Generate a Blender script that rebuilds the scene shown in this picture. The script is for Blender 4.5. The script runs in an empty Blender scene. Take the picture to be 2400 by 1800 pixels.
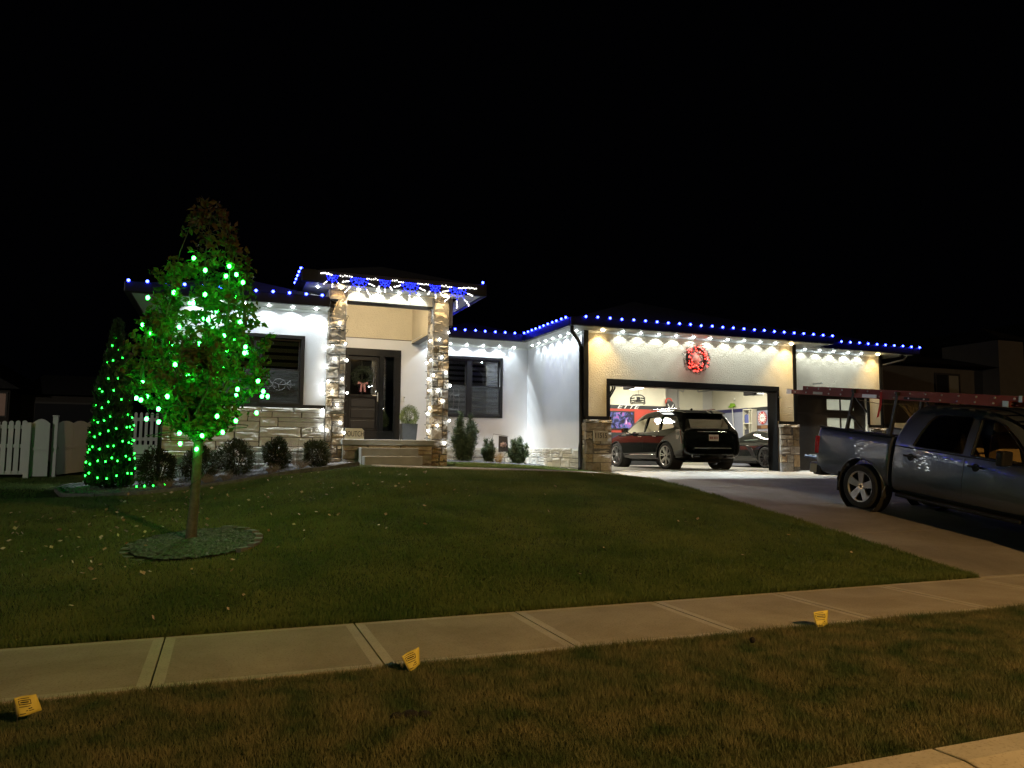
import bpy, bmesh, math, random
from math import sin, cos, pi, radians, sqrt, atan2
from mathutils import Vector, Matrix, noise as mnoise
from mathutils.geometry import tessellate_polygon

S = bpy.context.scene
COL = S.collection

# ------------------------------------------------------------------ camera
F_PX = 1760.5                      # focal length in pixels of the 2400 px wide photograph
EYE = Vector((0.0, 0.0, 1.52))     # metres; z = 0 is the top of the pavement
def _cam_axes(yaw, pitch, roll):
    cy, sy = cos(yaw), sin(yaw); cp, sp = cos(pitch), sin(pitch); cr, sr = cos(roll), sin(roll)
    Rz = Matrix(((cy, sy, 0), (-sy, cy, 0), (0, 0, 1)))
    B = Matrix(((1, 0, 0), (0, 0, -1), (0, 1, 0)))
    Rx = Matrix(((1, 0, 0), (0, cp, sp), (0, -sp, cp)))
    Rr = Matrix(((cr, -sr, 0), (sr, cr, 0), (0, 0, 1)))
    return Rr @ Rx @ B @ Rz
AX = _cam_axes(radians(-20.846), radians(5.066), radians(0.49))
cam_data = bpy.data.cameras.new("camera")
cam_data.sensor_width = 36.0
cam_data.lens = 36.0 * F_PX / 2400.0
cam_data.clip_start = 0.05
cam_data.clip_end = 600.0
cam = bpy.data.objects.new("camera", cam_data)
COL.objects.link(cam)
_r, _u, _b = AX[0], -AX[1], -AX[2]
cam.matrix_world = Matrix(((_r[0], _u[0], _b[0], EYE.x), (_r[1], _u[1], _b[1], EYE.y), (_r[2], _u[2], _b[2], EYE.z), (0, 0, 0, 1)))
S.camera = cam

def at(x, y, Y=None, X=None, Z=None):
    """point of the scene seen at photo pixel (x, y) that lies on the given plane"""
    d = AX.transposed() @ Vector(((x - 1200) / F_PX, (y - 900) / F_PX, 1.0))
    if Y is not None: t = Y / d.y
    elif X is not None: t = X / d.x
    else: t = (Z - EYE.z) / d.z
    return EYE + d * t

# ------------------------------------------------------------------ world, exposure
world = bpy.data.worlds.new("World")
S.world = world
world.use_nodes = True
_nt = world.node_tree
_bg = _nt.nodes["Background"]
_bg.inputs["Color"].default_value = (0.55, 0.6, 1.0, 1)      # moonless night sky
_bg.inputs["Strength"].default_value = 0.0005
S.view_settings.view_transform = 'Standard'
S.view_settings.look = 'None'
S.view_settings.gamma = 1.0
S.view_settings.exposure = 0.0
S.view_settings.use_curve_mapping = False
S.render.engine = 'CYCLES'
S.cycles.use_denoising = True
try: S.cycles.denoiser = 'OPENIMAGEDENOISE'
except Exception: pass
S.cycles.use_light_tree = True
S.cycles.max_bounces = 6
S.cycles.diffuse_bounces = 3
S.cycles.glossy_bounces = 3
S.cycles.transmission_bounces = 4
S.cycles.transparent_max_bounces = 12
S.cycles.caustics_reflective = False
S.cycles.caustics_refractive = False
S.cycles.sample_clamp_indirect = 4.0
S.cycles.use_adaptive_sampling = True
S.cycles.adaptive_threshold = 0.02

# light levels (one place to tune)
P_COOL, P_WARM, P_GARAGE, P_STREET = 58.0, 36.0, 105.0, 10000.0
C_COOL, C_WARM, C_STREET = (0.86, 0.98, 1.0), (1.0, 0.74, 0.36), (1.0, 0.58, 0.20)

# ------------------------------------------------------------------ mesh helpers
def wm(o):
    if o is None: return Matrix()
    m = o.matrix_basis.copy()
    return m if o.parent is None else wm(o.parent) @ o.matrix_parent_inverse @ m

def put(o, parent=None):
    COL.objects.link(o)
    if parent is not None:
        o.parent = parent
        o.matrix_parent_inverse = wm(parent).inverted()
    return o

def tag(o, label=None, cat=None, group=None, kind=None):
    if label: o["label"] = label
    if cat: o["category"] = cat
    if group: o["group"] = group
    if kind: o["kind"] = kind
    return o

def thing(name, label, cat, loc=(0, 0, 0), group=None):
    o = bpy.data.objects.new(name, None)
    o.empty_display_size = 0.1
    o.location = loc
    COL.objects.link(o)
    return tag(o, label, cat, group)

class MB:
    def __init__(s): s.v, s.f, s.m = [], [], []
    def add(s, vs, fs, mi=0):
        k = len(s.v)
        s.v += [tuple(p) for p in vs]
        s.f += [tuple(i + k for i in f) for f in fs]
        s.m += [mi] * len(fs)
        return s
    def box(s, x0, x1, y0, y1, z0, z1, mi=0):
        return s.add([(x0, y0, z0), (x1, y0, z0), (x1, y1, z0), (x0, y1, z0), (x0, y0, z1), (x1, y0, z1), (x1, y1, z1), (x0, y1, z1)],
                     [(3, 2, 1, 0), (4, 5, 6, 7), (0, 1, 5, 4), (1, 2, 6, 5), (2, 3, 7, 6), (3, 0, 4, 7)], mi)
    def bar(s, a, b, w, h, mi=0, up=(0, 0, 1)):
        a, b = Vector(a), Vector(b); d = (b - a).normalized(); u = Vector(up)
        if abs(d.dot(u)) > 0.99: u = Vector((1, 0, 0))
        r = d.cross(u).normalized() * (w / 2); t = r.cross(d).normalized() * (h / 2)
        vs = [a - r - t, a + r - t, a + r + t, a - r + t, b - r - t, b + r - t, b + r + t, b - r + t]
        return s.add(vs, [(0, 1, 2, 3), (7, 6, 5, 4), (1, 0, 4, 5), (2, 1, 5, 6), (3, 2, 6, 7), (0, 3, 7, 4)], mi)
    def tube(s, pts, r, n=6, mi=0, cap=True):
        pts = [Vector(p) for p in pts]; k = len(pts)
        rs = r if isinstance(r, (list, tuple)) else [r] * k
        vs, fs = [], []
        prev = None
        for i, p in enumerate(pts):
            d = (pts[min(i + 1, k - 1)] - pts[max(i - 1, 0)]).normalized()
            if prev is None:
                ref = Vector((0, 0, 1)) if abs(d.z) < 0.9 else Vector((1, 0, 0))
                a = d.cross(ref).normalized()
            else:
                a = (prev - d * prev.dot(d))
                a = a.normalized() if a.length > 1e-6 else d.orthogonal().normalized()
            prev = a; b = d.cross(a)
            for j in range(n):
                t = 2 * pi * j / n
                vs.append(p + (a * cos(t) + b * sin(t)) * rs[i])
        for i in range(k - 1):
            for j in range(n):
                fs.append((i * n + j, i * n + (j + 1) % n, (i + 1) * n + (j + 1) % n, (i + 1) * n + j))
        if cap:
            fs.append(tuple(reversed(range(n)))); fs.append(tuple(range((k - 1) * n, k * n)))
        return s.add(vs, fs, mi)
    def ball(s, c, r, seg=8, rings=5, mi=0, sz=1.0):
        c = Vector(c); vs = [c + Vector((0, 0, r * sz))]; fs = []
        for i in range(1, rings):
            a = pi * i / rings
            for j in range(seg):
                t = 2 * pi * j / seg
                vs.append(c + Vector((r * sin(a) * cos(t), r * sin(a) * sin(t), r * cos(a) * sz)))
        vs.append(c - Vector((0, 0, r * sz))); e = len(vs) - 1
        for j in range(seg):
            fs.append((0, 1 + j, 1 + (j + 1) % seg))
            fs.append((e, 1 + (rings - 2) * seg + (j + 1) % seg, 1 + (rings - 2) * seg + j))
        for i in range(rings - 2):
            for j in range(seg):
                a, b = 1 + i * seg + j, 1 + i * seg + (j + 1) % seg
                fs.append((a, a + seg, b + seg, b))
        return s.add(vs, fs, mi)
    def lathe(s, prof, n=24, axis='Y', c=(0, 0, 0), mi=0):
        """prof: list of (radius, height) revolved about the axis through c"""
        vs, fs = [], []; k = len(prof)
        for (r, h) in prof:
            for j in range(n):
                t = 2 * pi * j / n
                p = {'Y': (r * cos(t), h, r * sin(t)), 'Z': (r * cos(t), r * sin(t), h), 'X': (h, r * cos(t), r * sin(t))}[axis]
                vs.append((p[0] + c[0], p[1] + c[1], p[2] + c[2]))
        for i in range(k - 1):
            for j in range(n):
                fs.append((i * n + j, i * n + (j + 1) % n, (i + 1) * n + (j + 1) % n, (i + 1) * n + j))
        return s.add(vs, fs, mi)
    def prism(s, poly, a, b, axis='Y', mi=0):
        """polygon in the plane across the axis, extruded from a to b. Y: (x,z)  X: (y,z)  Z: (x,y)"""
        def P(u, w, t): return {'Y': (u, t, w), 'X': (t, u, w), 'Z': (u, w, t)}[axis]
        n = len(poly)
        vs = [P(u, w, a) for u, w in poly] + [P(u, w, b) for u, w in poly]
        fs = [(i, (i + 1) % n, n + (i + 1) % n, n + i) for i in range(n)]
        tri = tessellate_polygon([[Vector((u, w, 0)) for u, w in poly]])
        fs += [tuple(t) for t in tri] + [tuple(n + i for i in reversed(t)) for t in tri]
        return s.add(vs, fs, mi)
    def mesh(s, name):
        me = bpy.data.meshes.new(name)
        me.from_pydata(s.v, [], s.f)
        if any(s.m): me.polygons.foreach_set("material_index", s.m)
        bm = bmesh.new(); bm.from_mesh(me)
        bmesh.ops.recalc_face_normals(bm, faces=bm.faces)
        bm.to_mesh(me); bm.free()
        return me
    def build(s, name, mats, parent=None, smooth=False, bevel=0.0, raw=False):
        if raw:
            me = bpy.data.meshes.new(name); me.from_pydata(s.v, [], s.f)
            if any(s.m): me.polygons.foreach_set("material_index", s.m)
        else: me = s.mesh(name)
        return link(name, me, mats, parent, smooth, bevel)

def link(name, me, mats, parent=None, smooth=False, bevel=0.0):
    for m in (mats if isinstance(mats, (list, tuple)) else [mats]): me.materials.append(m)
    if smooth: me.polygons.foreach_set("use_smooth", [True] * len(me.polygons))
    me.update()
    o = bpy.data.objects.new(name, me)
    put(o, parent)
    if bevel:
        b = o.modifiers.new("edge", 'BEVEL'); b.width = bevel; b.segments = 2; b.limit_method = 'ANGLE'; b.angle_limit = radians(40)
    return o

def boxo(name, m, parent, x0, x1, y0, y1, z0, z1, bevel=0.0):
    return MB().box(x0, x1, y0, y1, z0, z1).build(name, m, parent, bevel=bevel)

def inst(name, me, parent=None, loc=(0, 0, 0), rot=(0, 0, 0), scale=(1, 1, 1)):
    o = bpy.data.objects.new(name, me)
    o.location = loc; o.rotation_euler = rot; o.scale = scale
    return put(o, parent)

def bake(o):
    """freeze the modifiers of a mesh object"""
    dg = bpy.context.evaluated_depsgraph_get()
    me = bpy.data.meshes.new_from_object(o.evaluated_get(dg))
    o.modifiers.clear(); o.data = me
    return o

def cut(o, cutters):
    """subtract closed meshes from o, leaving plain geometry"""
    tmp = []
    for mb in cutters:
        c = bpy.data.objects.new("cutter", mb.mesh("cutter")); COL.objects.link(c); tmp.append(c)
        md = o.modifiers.new("cut", 'BOOLEAN'); md.operation = 'DIFFERENCE'; md.solver = 'EXACT'; md.object = c
    bpy.context.view_layer.update()
    bake(o)
    for c in tmp:
        me = c.data; bpy.data.objects.remove(c); bpy.data.meshes.remove(me)
    return o

def text(name, body, m, parent, loc, size, rot=(pi / 2, 0, 0), sx=1.0, ext=0.004, shear=0.0, align='CENTER'):
    cu = bpy.data.curves.new(name, 'FONT'); cu.body = body; cu.size = size; cu.extrude = ext
    cu.align_x = align; cu.align_y = 'CENTER'; cu.shear = shear
    cu.materials.append(m)
    o = bpy.data.objects.new(name, cu); COL.objects.link(o)
    bpy.context.view_layer.update()
    me = bpy.data.meshes.new_from_object(o.evaluated_get(bpy.context.evaluated_depsgraph_get()))
    bpy.data.objects.remove(o)
    o = bpy.data.objects.new(name, me); o.location = loc; o.rotation_euler = rot; o.scale = (sx, 1, 1)
    return put(o, parent)

# ------------------------------------------------------------------ materials
def nodes(name):
    m = bpy.data.materials.new(name); m.use_nodes = True
    return m, m.node_tree.nodes, m.node_tree.links, m.node_tree.nodes["Principled BSDF"]

def mat(name, col, rough=0.6, metal=0.0, spec=0.5, coat=0.0, var=None, bump=None, rand=0.0, hue=0.0, col2=None, coords='pos', stain=0.0):
    """var=(scale, amount) mottling, bump=(scale, strength, distance), rand = value shift between objects"""
    m, N, L, B = nodes(name)
    B.inputs["Roughness"].default_value = rough; B.inputs["Metallic"].default_value = metal
    B.inputs["Specular IOR Level"].default_value = spec
    if coat: B.inputs["Coat Weight"].default_value = coat; B.inputs["Coat Roughness"].default_value = 0.03
    B.inputs["Base Color"].default_value = (*col, 1)
    geo = N.new("ShaderNodeNewGeometry"); tc = N.new("ShaderNodeTexCoord")
    vec = geo.outputs["Position"] if coords == 'pos' else tc.outputs["Object"]
    out = None
    if var or col2:
        n1 = N.new("ShaderNodeTexNoise"); n1.inputs["Scale"].default_value = var[0]; n1.inputs["Detail"].default_value = 6; n1.inputs["Roughness"].default_value = 0.62
        L.new(vec, n1.inputs["Vector"])
        cr = N.new("ShaderNodeValToRGB"); cr.color_ramp.elements[0].position = 0.3; cr.color_ramp.elements[1].position = 0.7
        a = var[1]
        lo = tuple(c * (1 - a) for c in col); hi = col2 if col2 else tuple(min(1, c * (1 + a)) for c in col)
        cr.color_ramp.elements[0].color = (*lo, 1); cr.color_ramp.elements[1].color = (*hi, 1)
        L.new(n1.outputs["Fac"], cr.inputs["Fac"]); out = cr.outputs["Color"]
    if rand or hue:
        oi = N.new("ShaderNodeObjectInfo"); hs = N.new("ShaderNodeHueSaturation")
        mr = N.new("ShaderNodeMapRange"); mr.inputs["To Min"].default_value = 1 - rand; mr.inputs["To Max"].default_value = 1 + rand
        L.new(oi.outputs["Random"], mr.inputs["Value"]); L.new(mr.outputs["Result"], hs.inputs["Value"])
        if hue:
            mp = N.new("ShaderNodeMath"); mp.operation = 'MULTIPLY'; mp.inputs[1].default_value = 7.13; fr = N.new("ShaderNodeMath"); fr.operation = 'FRACT'
            mh = N.new("ShaderNodeMapRange"); mh.inputs["To Min"].default_value = 1 - hue; mh.inputs["To Max"].default_value = 1 + hue * 0.6
            L.new(oi.outputs["Random"], mp.inputs[0]); L.new(mp.outputs[0], fr.inputs[0]); L.new(fr.outputs[0], mh.inputs["Value"]); L.new(mh.outputs["Result"], hs.inputs["Saturation"])
        if out: L.new(out, hs.inputs["Color"])
        else: hs.inputs["Color"].default_value = (*col, 1)
        out = hs.outputs["Color"]
    if stain:                                                        # blotchy dirt with a shape of its own
        n3 = N.new("ShaderNodeTexNoise"); n3.inputs["Scale"].default_value = 0.75; n3.inputs["Detail"].default_value = 9; n3.inputs["Roughness"].default_value = 0.7; n3.inputs["Distortion"].default_value = 0.6
        L.new(vec, n3.inputs["Vector"])
        c3 = N.new("ShaderNodeValToRGB"); c3.color_ramp.elements[0].position = 0.36; c3.color_ramp.elements[1].position = 0.62
        d = 1 - stain; c3.color_ramp.elements[0].color = (d, d * 0.97, d * 0.92, 1); c3.color_ramp.elements[1].color = (1, 1, 1, 1)
        n4 = N.new("ShaderNodeTexNoise"); n4.inputs["Scale"].default_value = 60; n4.inputs["Detail"].default_value = 3; L.new(vec, n4.inputs["Vector"])
        c4_ = N.new("ShaderNodeValToRGB"); c4_.color_ramp.elements[0].position = 0.32; c4_.color_ramp.elements[1].position = 0.46
        c4_.color_ramp.elements[0].color = (0.72, 0.70, 0.66, 1); c4_.color_ramp.elements[1].color = (1, 1, 1, 1)
        L.new(n3.outputs["Fac"], c3.inputs["Fac"]); L.new(n4.outputs["Fac"], c4_.inputs["Fac"])
        m1 = N.new("ShaderNodeMix"); m1.data_type = 'RGBA'; m1.blend_type = 'MULTIPLY'; m1.inputs[0].default_value = 1.0
        m2 = N.new("ShaderNodeMix"); m2.data_type = 'RGBA'; m2.blend_type = 'MULTIPLY'; m2.inputs[0].default_value = 1.0
        L.new(out, m1.inputs[6]); L.new(c3.outputs["Color"], m1.inputs[7]); L.new(m1.outputs[2], m2.inputs[6]); L.new(c4_.outputs["Color"], m2.inputs[7]); out = m2.outputs[2]
    if out: L.new(out, B.inputs["Base Color"])
    if bump:
        n2 = N.new("ShaderNodeTexNoise"); n2.inputs["Scale"].default_value = bump[0]; n2.inputs["Detail"].default_value = 5; n2.inputs["Roughness"].default_value = 0.6
        L.new(vec, n2.inputs["Vector"])
        bp = N.new("ShaderNodeBump"); bp.inputs["Strength"].default_value = bump[1]; bp.inputs["Distance"].default_value = bump[2]
        L.new(n2.outputs["Fac"], bp.inputs["Height"]); L.new(bp.outputs["Normal"], B.inputs["Normal"])
    return m

def emit(name, col, strength, base=(0.1, 0.1, 0.1)):
    m, N, L, B = nodes(name)
    B.inputs["Base Color"].default_value = (*base, 1); B.inputs["Roughness"].default_value = 0.4
    B.inputs["Emission Color"].default_value = (*col, 1); B.inputs["Emission Strength"].default_value = strength
    return m

def glass(name, tint=(0.6, 0.65, 0.66), rough=0.01, boost=1.0):
    """clear pane: sees through, mirrors by its angle"""
    m = bpy.data.materials.new(name); m.use_nodes = True
    N, L = m.node_tree.nodes, m.node_tree.links; N.clear()
    o = N.new("ShaderNodeOutputMaterial"); mx = N.new("ShaderNodeMixShader"); fr = N.new("ShaderNodeFresnel"); fr.inputs["IOR"].default_value = 1.52
    tr = N.new("ShaderNodeBsdfTransparent"); tr.inputs["Color"].default_value = (*tint, 1)
    gl = N.new("ShaderNodeBsdfGlossy"); gl.inputs["Roughness"].default_value = rough; gl.inputs["Color"].default_value = (1, 1, 1, 1)
    ml = N.new("ShaderNodeMath"); ml.operation = 'MULTIPLY'; ml.inputs[1].default_value = 1.8 * boost; ml.use_clamp = True
    L.new(fr.outputs[0], ml.inputs[0]); L.new(ml.outputs[0], mx.inputs[0]); L.new(tr.outputs[0], mx.inputs[1]); L.new(gl.outputs[0], mx.inputs[2]); L.new(mx.outputs[0], o.inputs["Surface"])
    return m

M = {}
M['stucco'] = mat('white_stucco', (0.67, 0.67, 0.71), 0.9, spec=0.2, var=(1.3, 0.05), bump=(55, 0.35, 0.012))
M['stucco_taupe'] = mat('taupe_stucco', (0.59, 0.52, 0.40), 0.9, spec=0.2, var=(1.6, 0.07), bump=(38, 0.75, 0.03))
M['soffit'] = mat('white_soffit', (0.72, 0.72, 0.70), 0.55, var=(2, 0.04))
M['trim'] = mat('black_trim', (0.009, 0.009, 0.0095), 0.42, spec=0.2, var=(9, 0.2), bump=(60, 0.08, 0.004))
M['gutter'] = mat('dark_gutter', (0.014, 0.014, 0.015), 0.4, spec=0.25, var=(5, 0.15))
M['shingle'] = mat('roof_shingle', (0.035, 0.033, 0.033), 0.95, var=(14, 0.5), bump=(30, 0.8, 0.02))
M['stone'] = mat('cut_stone', (0.35, 0.287, 0.215), 0.9, spec=0.2, var=(9, 0.35), bump=(24, 0.7, 0.025), rand=0.38, hue=0.75)
M['stone_pale'] = mat('pale_cut_stone', (0.60, 0.575, 0.535), 0.9, spec=0.15, var=(7, 0.16), bump=(22, 0.4, 0.018), rand=0.14, hue=0.4)
M['mortar'] = mat('dark_mortar', (0.11, 0.10, 0.09), 0.95, var=(20, 0.3))
M['concrete'] = mat('step_concrete', (0.25, 0.245, 0.225), 0.85, spec=0.3, var=(3.5, 0.14), bump=(70, 0.25, 0.006))
M['broom'] = mat('broomed_concrete', (0.37, 0.335, 0.275), 0.88, spec=0.3, var=(1.4, 0.12), bump=(90, 0.3, 0.004), stain=0.25)
M['edge'] = mat('trowelled_concrete', (0.47, 0.435, 0.37), 0.7, spec=0.35, var=(4, 0.1), bump=(120, 0.1, 0.002), stain=0.18)
M['drive'] = mat('driveway_concrete', (0.27, 0.25, 0.225), 0.72, spec=0.4, var=(0.9, 0.13), bump=(80, 0.25, 0.004), stain=0.28)
M['joint'] = mat('joint_dirt', (0.05, 0.045, 0.035), 0.95, var=(20, 0.3))
M['asphalt'] = mat('asphalt', (0.05, 0.05, 0.05), 0.9, var=(40, 0.4), bump=(90, 0.6, 0.01))
M['soil'] = mat('lawn_soil', (0.034, 0.045, 0.015), 1.0, spec=0.1, var=(3, 0.4), bump=(40, 0.6, 0.02))
M['window_frame'] = mat('black_window_frame', (0.014, 0.014, 0.016), 0.4, spec=0.25)
M['pane'] = glass('window_glass', (0.72, 0.75, 0.76), 0.01, 1.6)
M['blind'] = mat('roller_blind', (0.42, 0.42, 0.45), 0.8, var=(30, 0.08))
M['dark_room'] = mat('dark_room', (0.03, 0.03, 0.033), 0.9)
M['wire'] = mat('green_wire', (0.012, 0.02, 0.012), 0.6)
M['white_wire'] = mat('white_wire', (0.5, 0.5, 0.5), 0.5)
M['chrome'] = mat('chrome', (0.75, 0.75, 0.76), 0.12, metal=1.0)
M['steel'] = mat('brushed_steel', (0.55, 0.55, 0.55), 0.35, metal=1.0)
M['rubber'] = mat('tyre_rubber', (0.018, 0.018, 0.018), 0.8, bump=(60, 0.2, 0.004), coords='obj')
M['plastic'] = mat('black_plastic', (0.011, 0.011, 0.012), 0.5, spec=0.3)
M['white_plastic'] = mat('white_vinyl', (0.62, 0.62, 0.60), 0.5, var=(3, 0.05))
M['white_paint'] = mat('white_paint', (0.75, 0.75, 0.72), 0.5)
M['black_paint'] = mat('black_paint', (0.02, 0.02, 0.02), 0.45)
M['bark'] = mat('young_bark', (0.07, 0.06, 0.045), 0.9, var=(22, 0.35), bump=(40, 0.7, 0.01))
M['gravel'] = mat('grey_gravel', (0.085, 0.083, 0.09), 0.85, var=(26, 0.8))
M['straw'] = mat('dry_straw', (0.42, 0.28, 0.11), 0.8, var=(40, 0.35))
M['twig'] = mat('bare_twig', (0.23, 0.18, 0.13), 0.85, var=(40, 0.3))

def leafmat(name, lo, hi, scale=9.0, trans=0.35, spec=0.3):
    m, N, L, B = nodes(name)
    g = N.new("ShaderNodeNewGeometry"); n = N.new("ShaderNodeTexNoise"); n.inputs["Scale"].default_value = scale; n.inputs["Detail"].default_value = 4
    cr = N.new("ShaderNodeValToRGB"); cr.color_ramp.elements[0].position = 0.33; cr.color_ramp.elements[1].position = 0.67
    cr.color_ramp.elements[0].color = (*lo, 1); cr.color_ramp.elements[1].color = (*hi, 1)
    L.new(g.outputs["Position"], n.inputs["Vector"]); L.new(n.outputs["Fac"], cr.inputs["Fac"]); L.new(cr.outputs["Color"], B.inputs["Base Color"])
    B.inputs["Roughness"].default_value = 0.55; B.inputs["Specular IOR Level"].default_value = spec
    tr = N.new("ShaderNodeBsdfTranslucent"); L.new(cr.outputs["Color"], tr.inputs["Color"])
    mx = N.new("ShaderNodeMixShader"); mx.inputs[0].default_value = trans
    o = N["Material Output"]
    L.new(B.outputs[0], mx.inputs[1]); L.new(tr.outputs[0], mx.inputs[2]); L.new(mx.outputs[0], o.inputs["Surface"])
    return m
M['leaf'] = leafmat('pear_leaf', (0.055, 0.10, 0.02), (0.13, 0.15, 0.035))
M['leaf_autumn'] = leafmat('autumn_pear_leaf', (0.10, 0.035, 0.015), (0.15, 0.10, 0.03))
M['cedar'] = leafmat('cedar_spray', (0.025, 0.055, 0.018), (0.05, 0.09, 0.03), 14)
M['shrub'] = leafmat('shrub_leaf', (0.018, 0.026, 0.008), (0.045, 0.045, 0.016), 8, 0.2, 0.08)
M['yew'] = leafmat('yew_needle', (0.045, 0.07, 0.03), (0.10, 0.13, 0.065), 10, 0.25, 0.12)
M['box'] = leafmat('topiary_leaf', (0.11, 0.17, 0.045), (0.22, 0.27, 0.10), 30, 0.25)
M['fir'] = leafmat('fir_needle', (0.02, 0.035, 0.018), (0.05, 0.06, 0.035), 30, 0.2)
M['grass'] = leafmat('lawn_grass', (0.072, 0.125, 0.03), (0.15, 0.185, 0.052), 1.1, 0.3)
M['grass_dry'] = leafmat('verge_grass', (0.065, 0.105, 0.042), (0.22, 0.20, 0.10), 3.2, 0.3, 0.15)
M['fallen'] = leafmat('fallen_leaf', (0.35, 0.22, 0.10), (0.50, 0.44, 0.36), 6, 0.1)

# lamps
def lamp(name, kind, loc, power, color, parent=None, radius=0.02, target=None, cone=None, blend=0.3, falloff=None):
    d = bpy.data.lights.new(name, kind); d.energy = power; d.color = color
    if kind == 'AREA': d.shape = 'RECTANGLE'
    else: d.shadow_soft_size = radius
    if kind == 'SPOT': d.spot_size = cone; d.spot_blend = blend
    if falloff:
        d.use_nodes = True
        N, L = d.node_tree.nodes, d.node_tree.links
        lf = N.new("ShaderNodeLightFalloff"); lf.inputs["Strength"].default_value = 1.0
        if falloff == 'Mix':                                       # unphysical falloff mix, added to keep the lit wall even
            a = N.new("ShaderNodeMath"); a.operation = 'MULTIPLY'; a.inputs[1].default_value = 0.60
            b = N.new("ShaderNodeMath"); b.operation = 'MULTIPLY_ADD'; b.inputs[1].default_value = 0.11
            L.new(lf.outputs['Linear'], a.inputs[0]); L.new(lf.outputs['Constant'], b.inputs[0]); L.new(a.outputs[0], b.inputs[2])
            L.new(b.outputs[0], N["Emission"].inputs["Strength"])
        else: L.new(lf.outputs[falloff], N["Emission"].inputs["Strength"])
    o = bpy.data.objects.new(name, d); o.location = loc
    if target is not None:
        o.rotation_euler = (Vector(target) - Vector(loc)).to_track_quat('-Z', 'Y').to_euler()
    put(o, parent)
    return o
# ================================================================== ground
import numpy as np
def interp(x, xs, ys):
    if x <= xs[0]: return ys[0]
    for i in range(1, len(xs)):
        if x <= xs[i]:
            t = (x - xs[i - 1]) / (xs[i] - xs[i - 1]); return ys[i - 1] + t * (ys[i] - ys[i - 1])
    return ys[-1]
PY = ([6.8, 7.3, 8.56, 10.38, 11.7, 12.65, 14.3, 16.2, 17.0], [0, 0.065, 0.234, 0.475, 0.63, 0.745, 0.895, 1.0, 1.03])
def pY(Y): return interp(Y, *PY)
QX = ([-30, -6, -2.3, -1.35, -0.6, 0.15, 0.95, 2.4, 2.9, 3.8, 4.5, 6, 8, 8.85], [0.5, 0.6, 0.66, 0.71, 0.78, 0.88, 1.0, 1.17, 1.16, 1.13, 1.11, 1.085, 1.0, 0.91])
def qX(X): return interp(X, *QX)
P145 = pY(14.5)
def G(X, Y):
    """height of the lawn and beds"""
    if Y <= 6.8: return -0.02 + 0.015 * max(0, 1 - abs(Y - 4.2) / 1.2) if Y > 3 else -0.06
    q = qX(X)
    if Y < 14.5: return q * pY(Y) / P145
    if X > 8.85: return pY(Y)
    e = min(Y - 14.5, 1.3) * (0.085 if X < 1.6 else 0.03) + max(0, min(Y, 21) - 15.8) * 0.02
    return q + e

def lin(a, b, n): return [a + (b - a) * i / n for i in range(n + 1)]
gx = lin(-90, -14, 12)[:-1] + lin(-14, 9.0, 92)[:-1] + lin(9.0, 20, 16)[:-1] + lin(20, 120, 14)
gy = lin(-60, 2.2, 10)[:-1] + lin(2.2, 6.8, 14)[:-1] + lin(6.8, 20, 60)[:-1] + lin(20, 140, 18)
gv = []
for Y in gy:
    for X in gx:
        z = G(X, Y)
        if Y < 2.9: z = -0.3
        if 5.3 < Y < 6.85: z = -0.05
        if 8.9 < X < 15.6 and Y > 5: z -= 0.06
        if X > 15.6: z -= 0.05
        if (8.3 < X < 18.6 and Y > 16.8) or (-1.2 < X < 8.3 and Y > 20.5) or (-1.2 < X < 2.3 and Y > 16.8): z = 0.6
        gv.append((X, Y, z))
nx = len(gx)
gf = [(j * nx + i, j * nx + i + 1, (j + 1) * nx + i + 1, (j + 1) * nx + i) for j in range(len(gy) - 1) for i in range(nx - 1)]
ground = MB().add(gv, gf).build('ground', M['soil'], smooth=True); tag(ground, kind='structure')

# street and kerb behind the verge
street = MB().box(-90, 120, -9, 1.9, -0.32, -0.2).build('street', M['asphalt']); tag(street, kind='structure')
kerb = thing('kerb', 'pale concrete kerb along the street edge of the verge', 'kerb'); del kerb['category']; kerb['kind'] = 'structure'
kprof = [(3.03, -0.3), (3.03, -0.012), (2.84, -0.005), (2.70, -0.025), (2.58, -0.11), (1.85, -0.175), (1.85, -0.3)]
kx = [at(2168, 1745, Z=-.01).x + 3.05 * i for i in range(-8, 9)]
for a, b in zip(kx, kx[1:]):
    MB().prism(kprof, a + 0.006, b - 0.006, 'X').build('kerb_stone', M['edge'], kerb, bevel=0.01)
MB().box(-26, 27, 1.86, 3.0, -0.29, -0.19).build('joint_filler', M['joint'], kerb)

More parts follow.
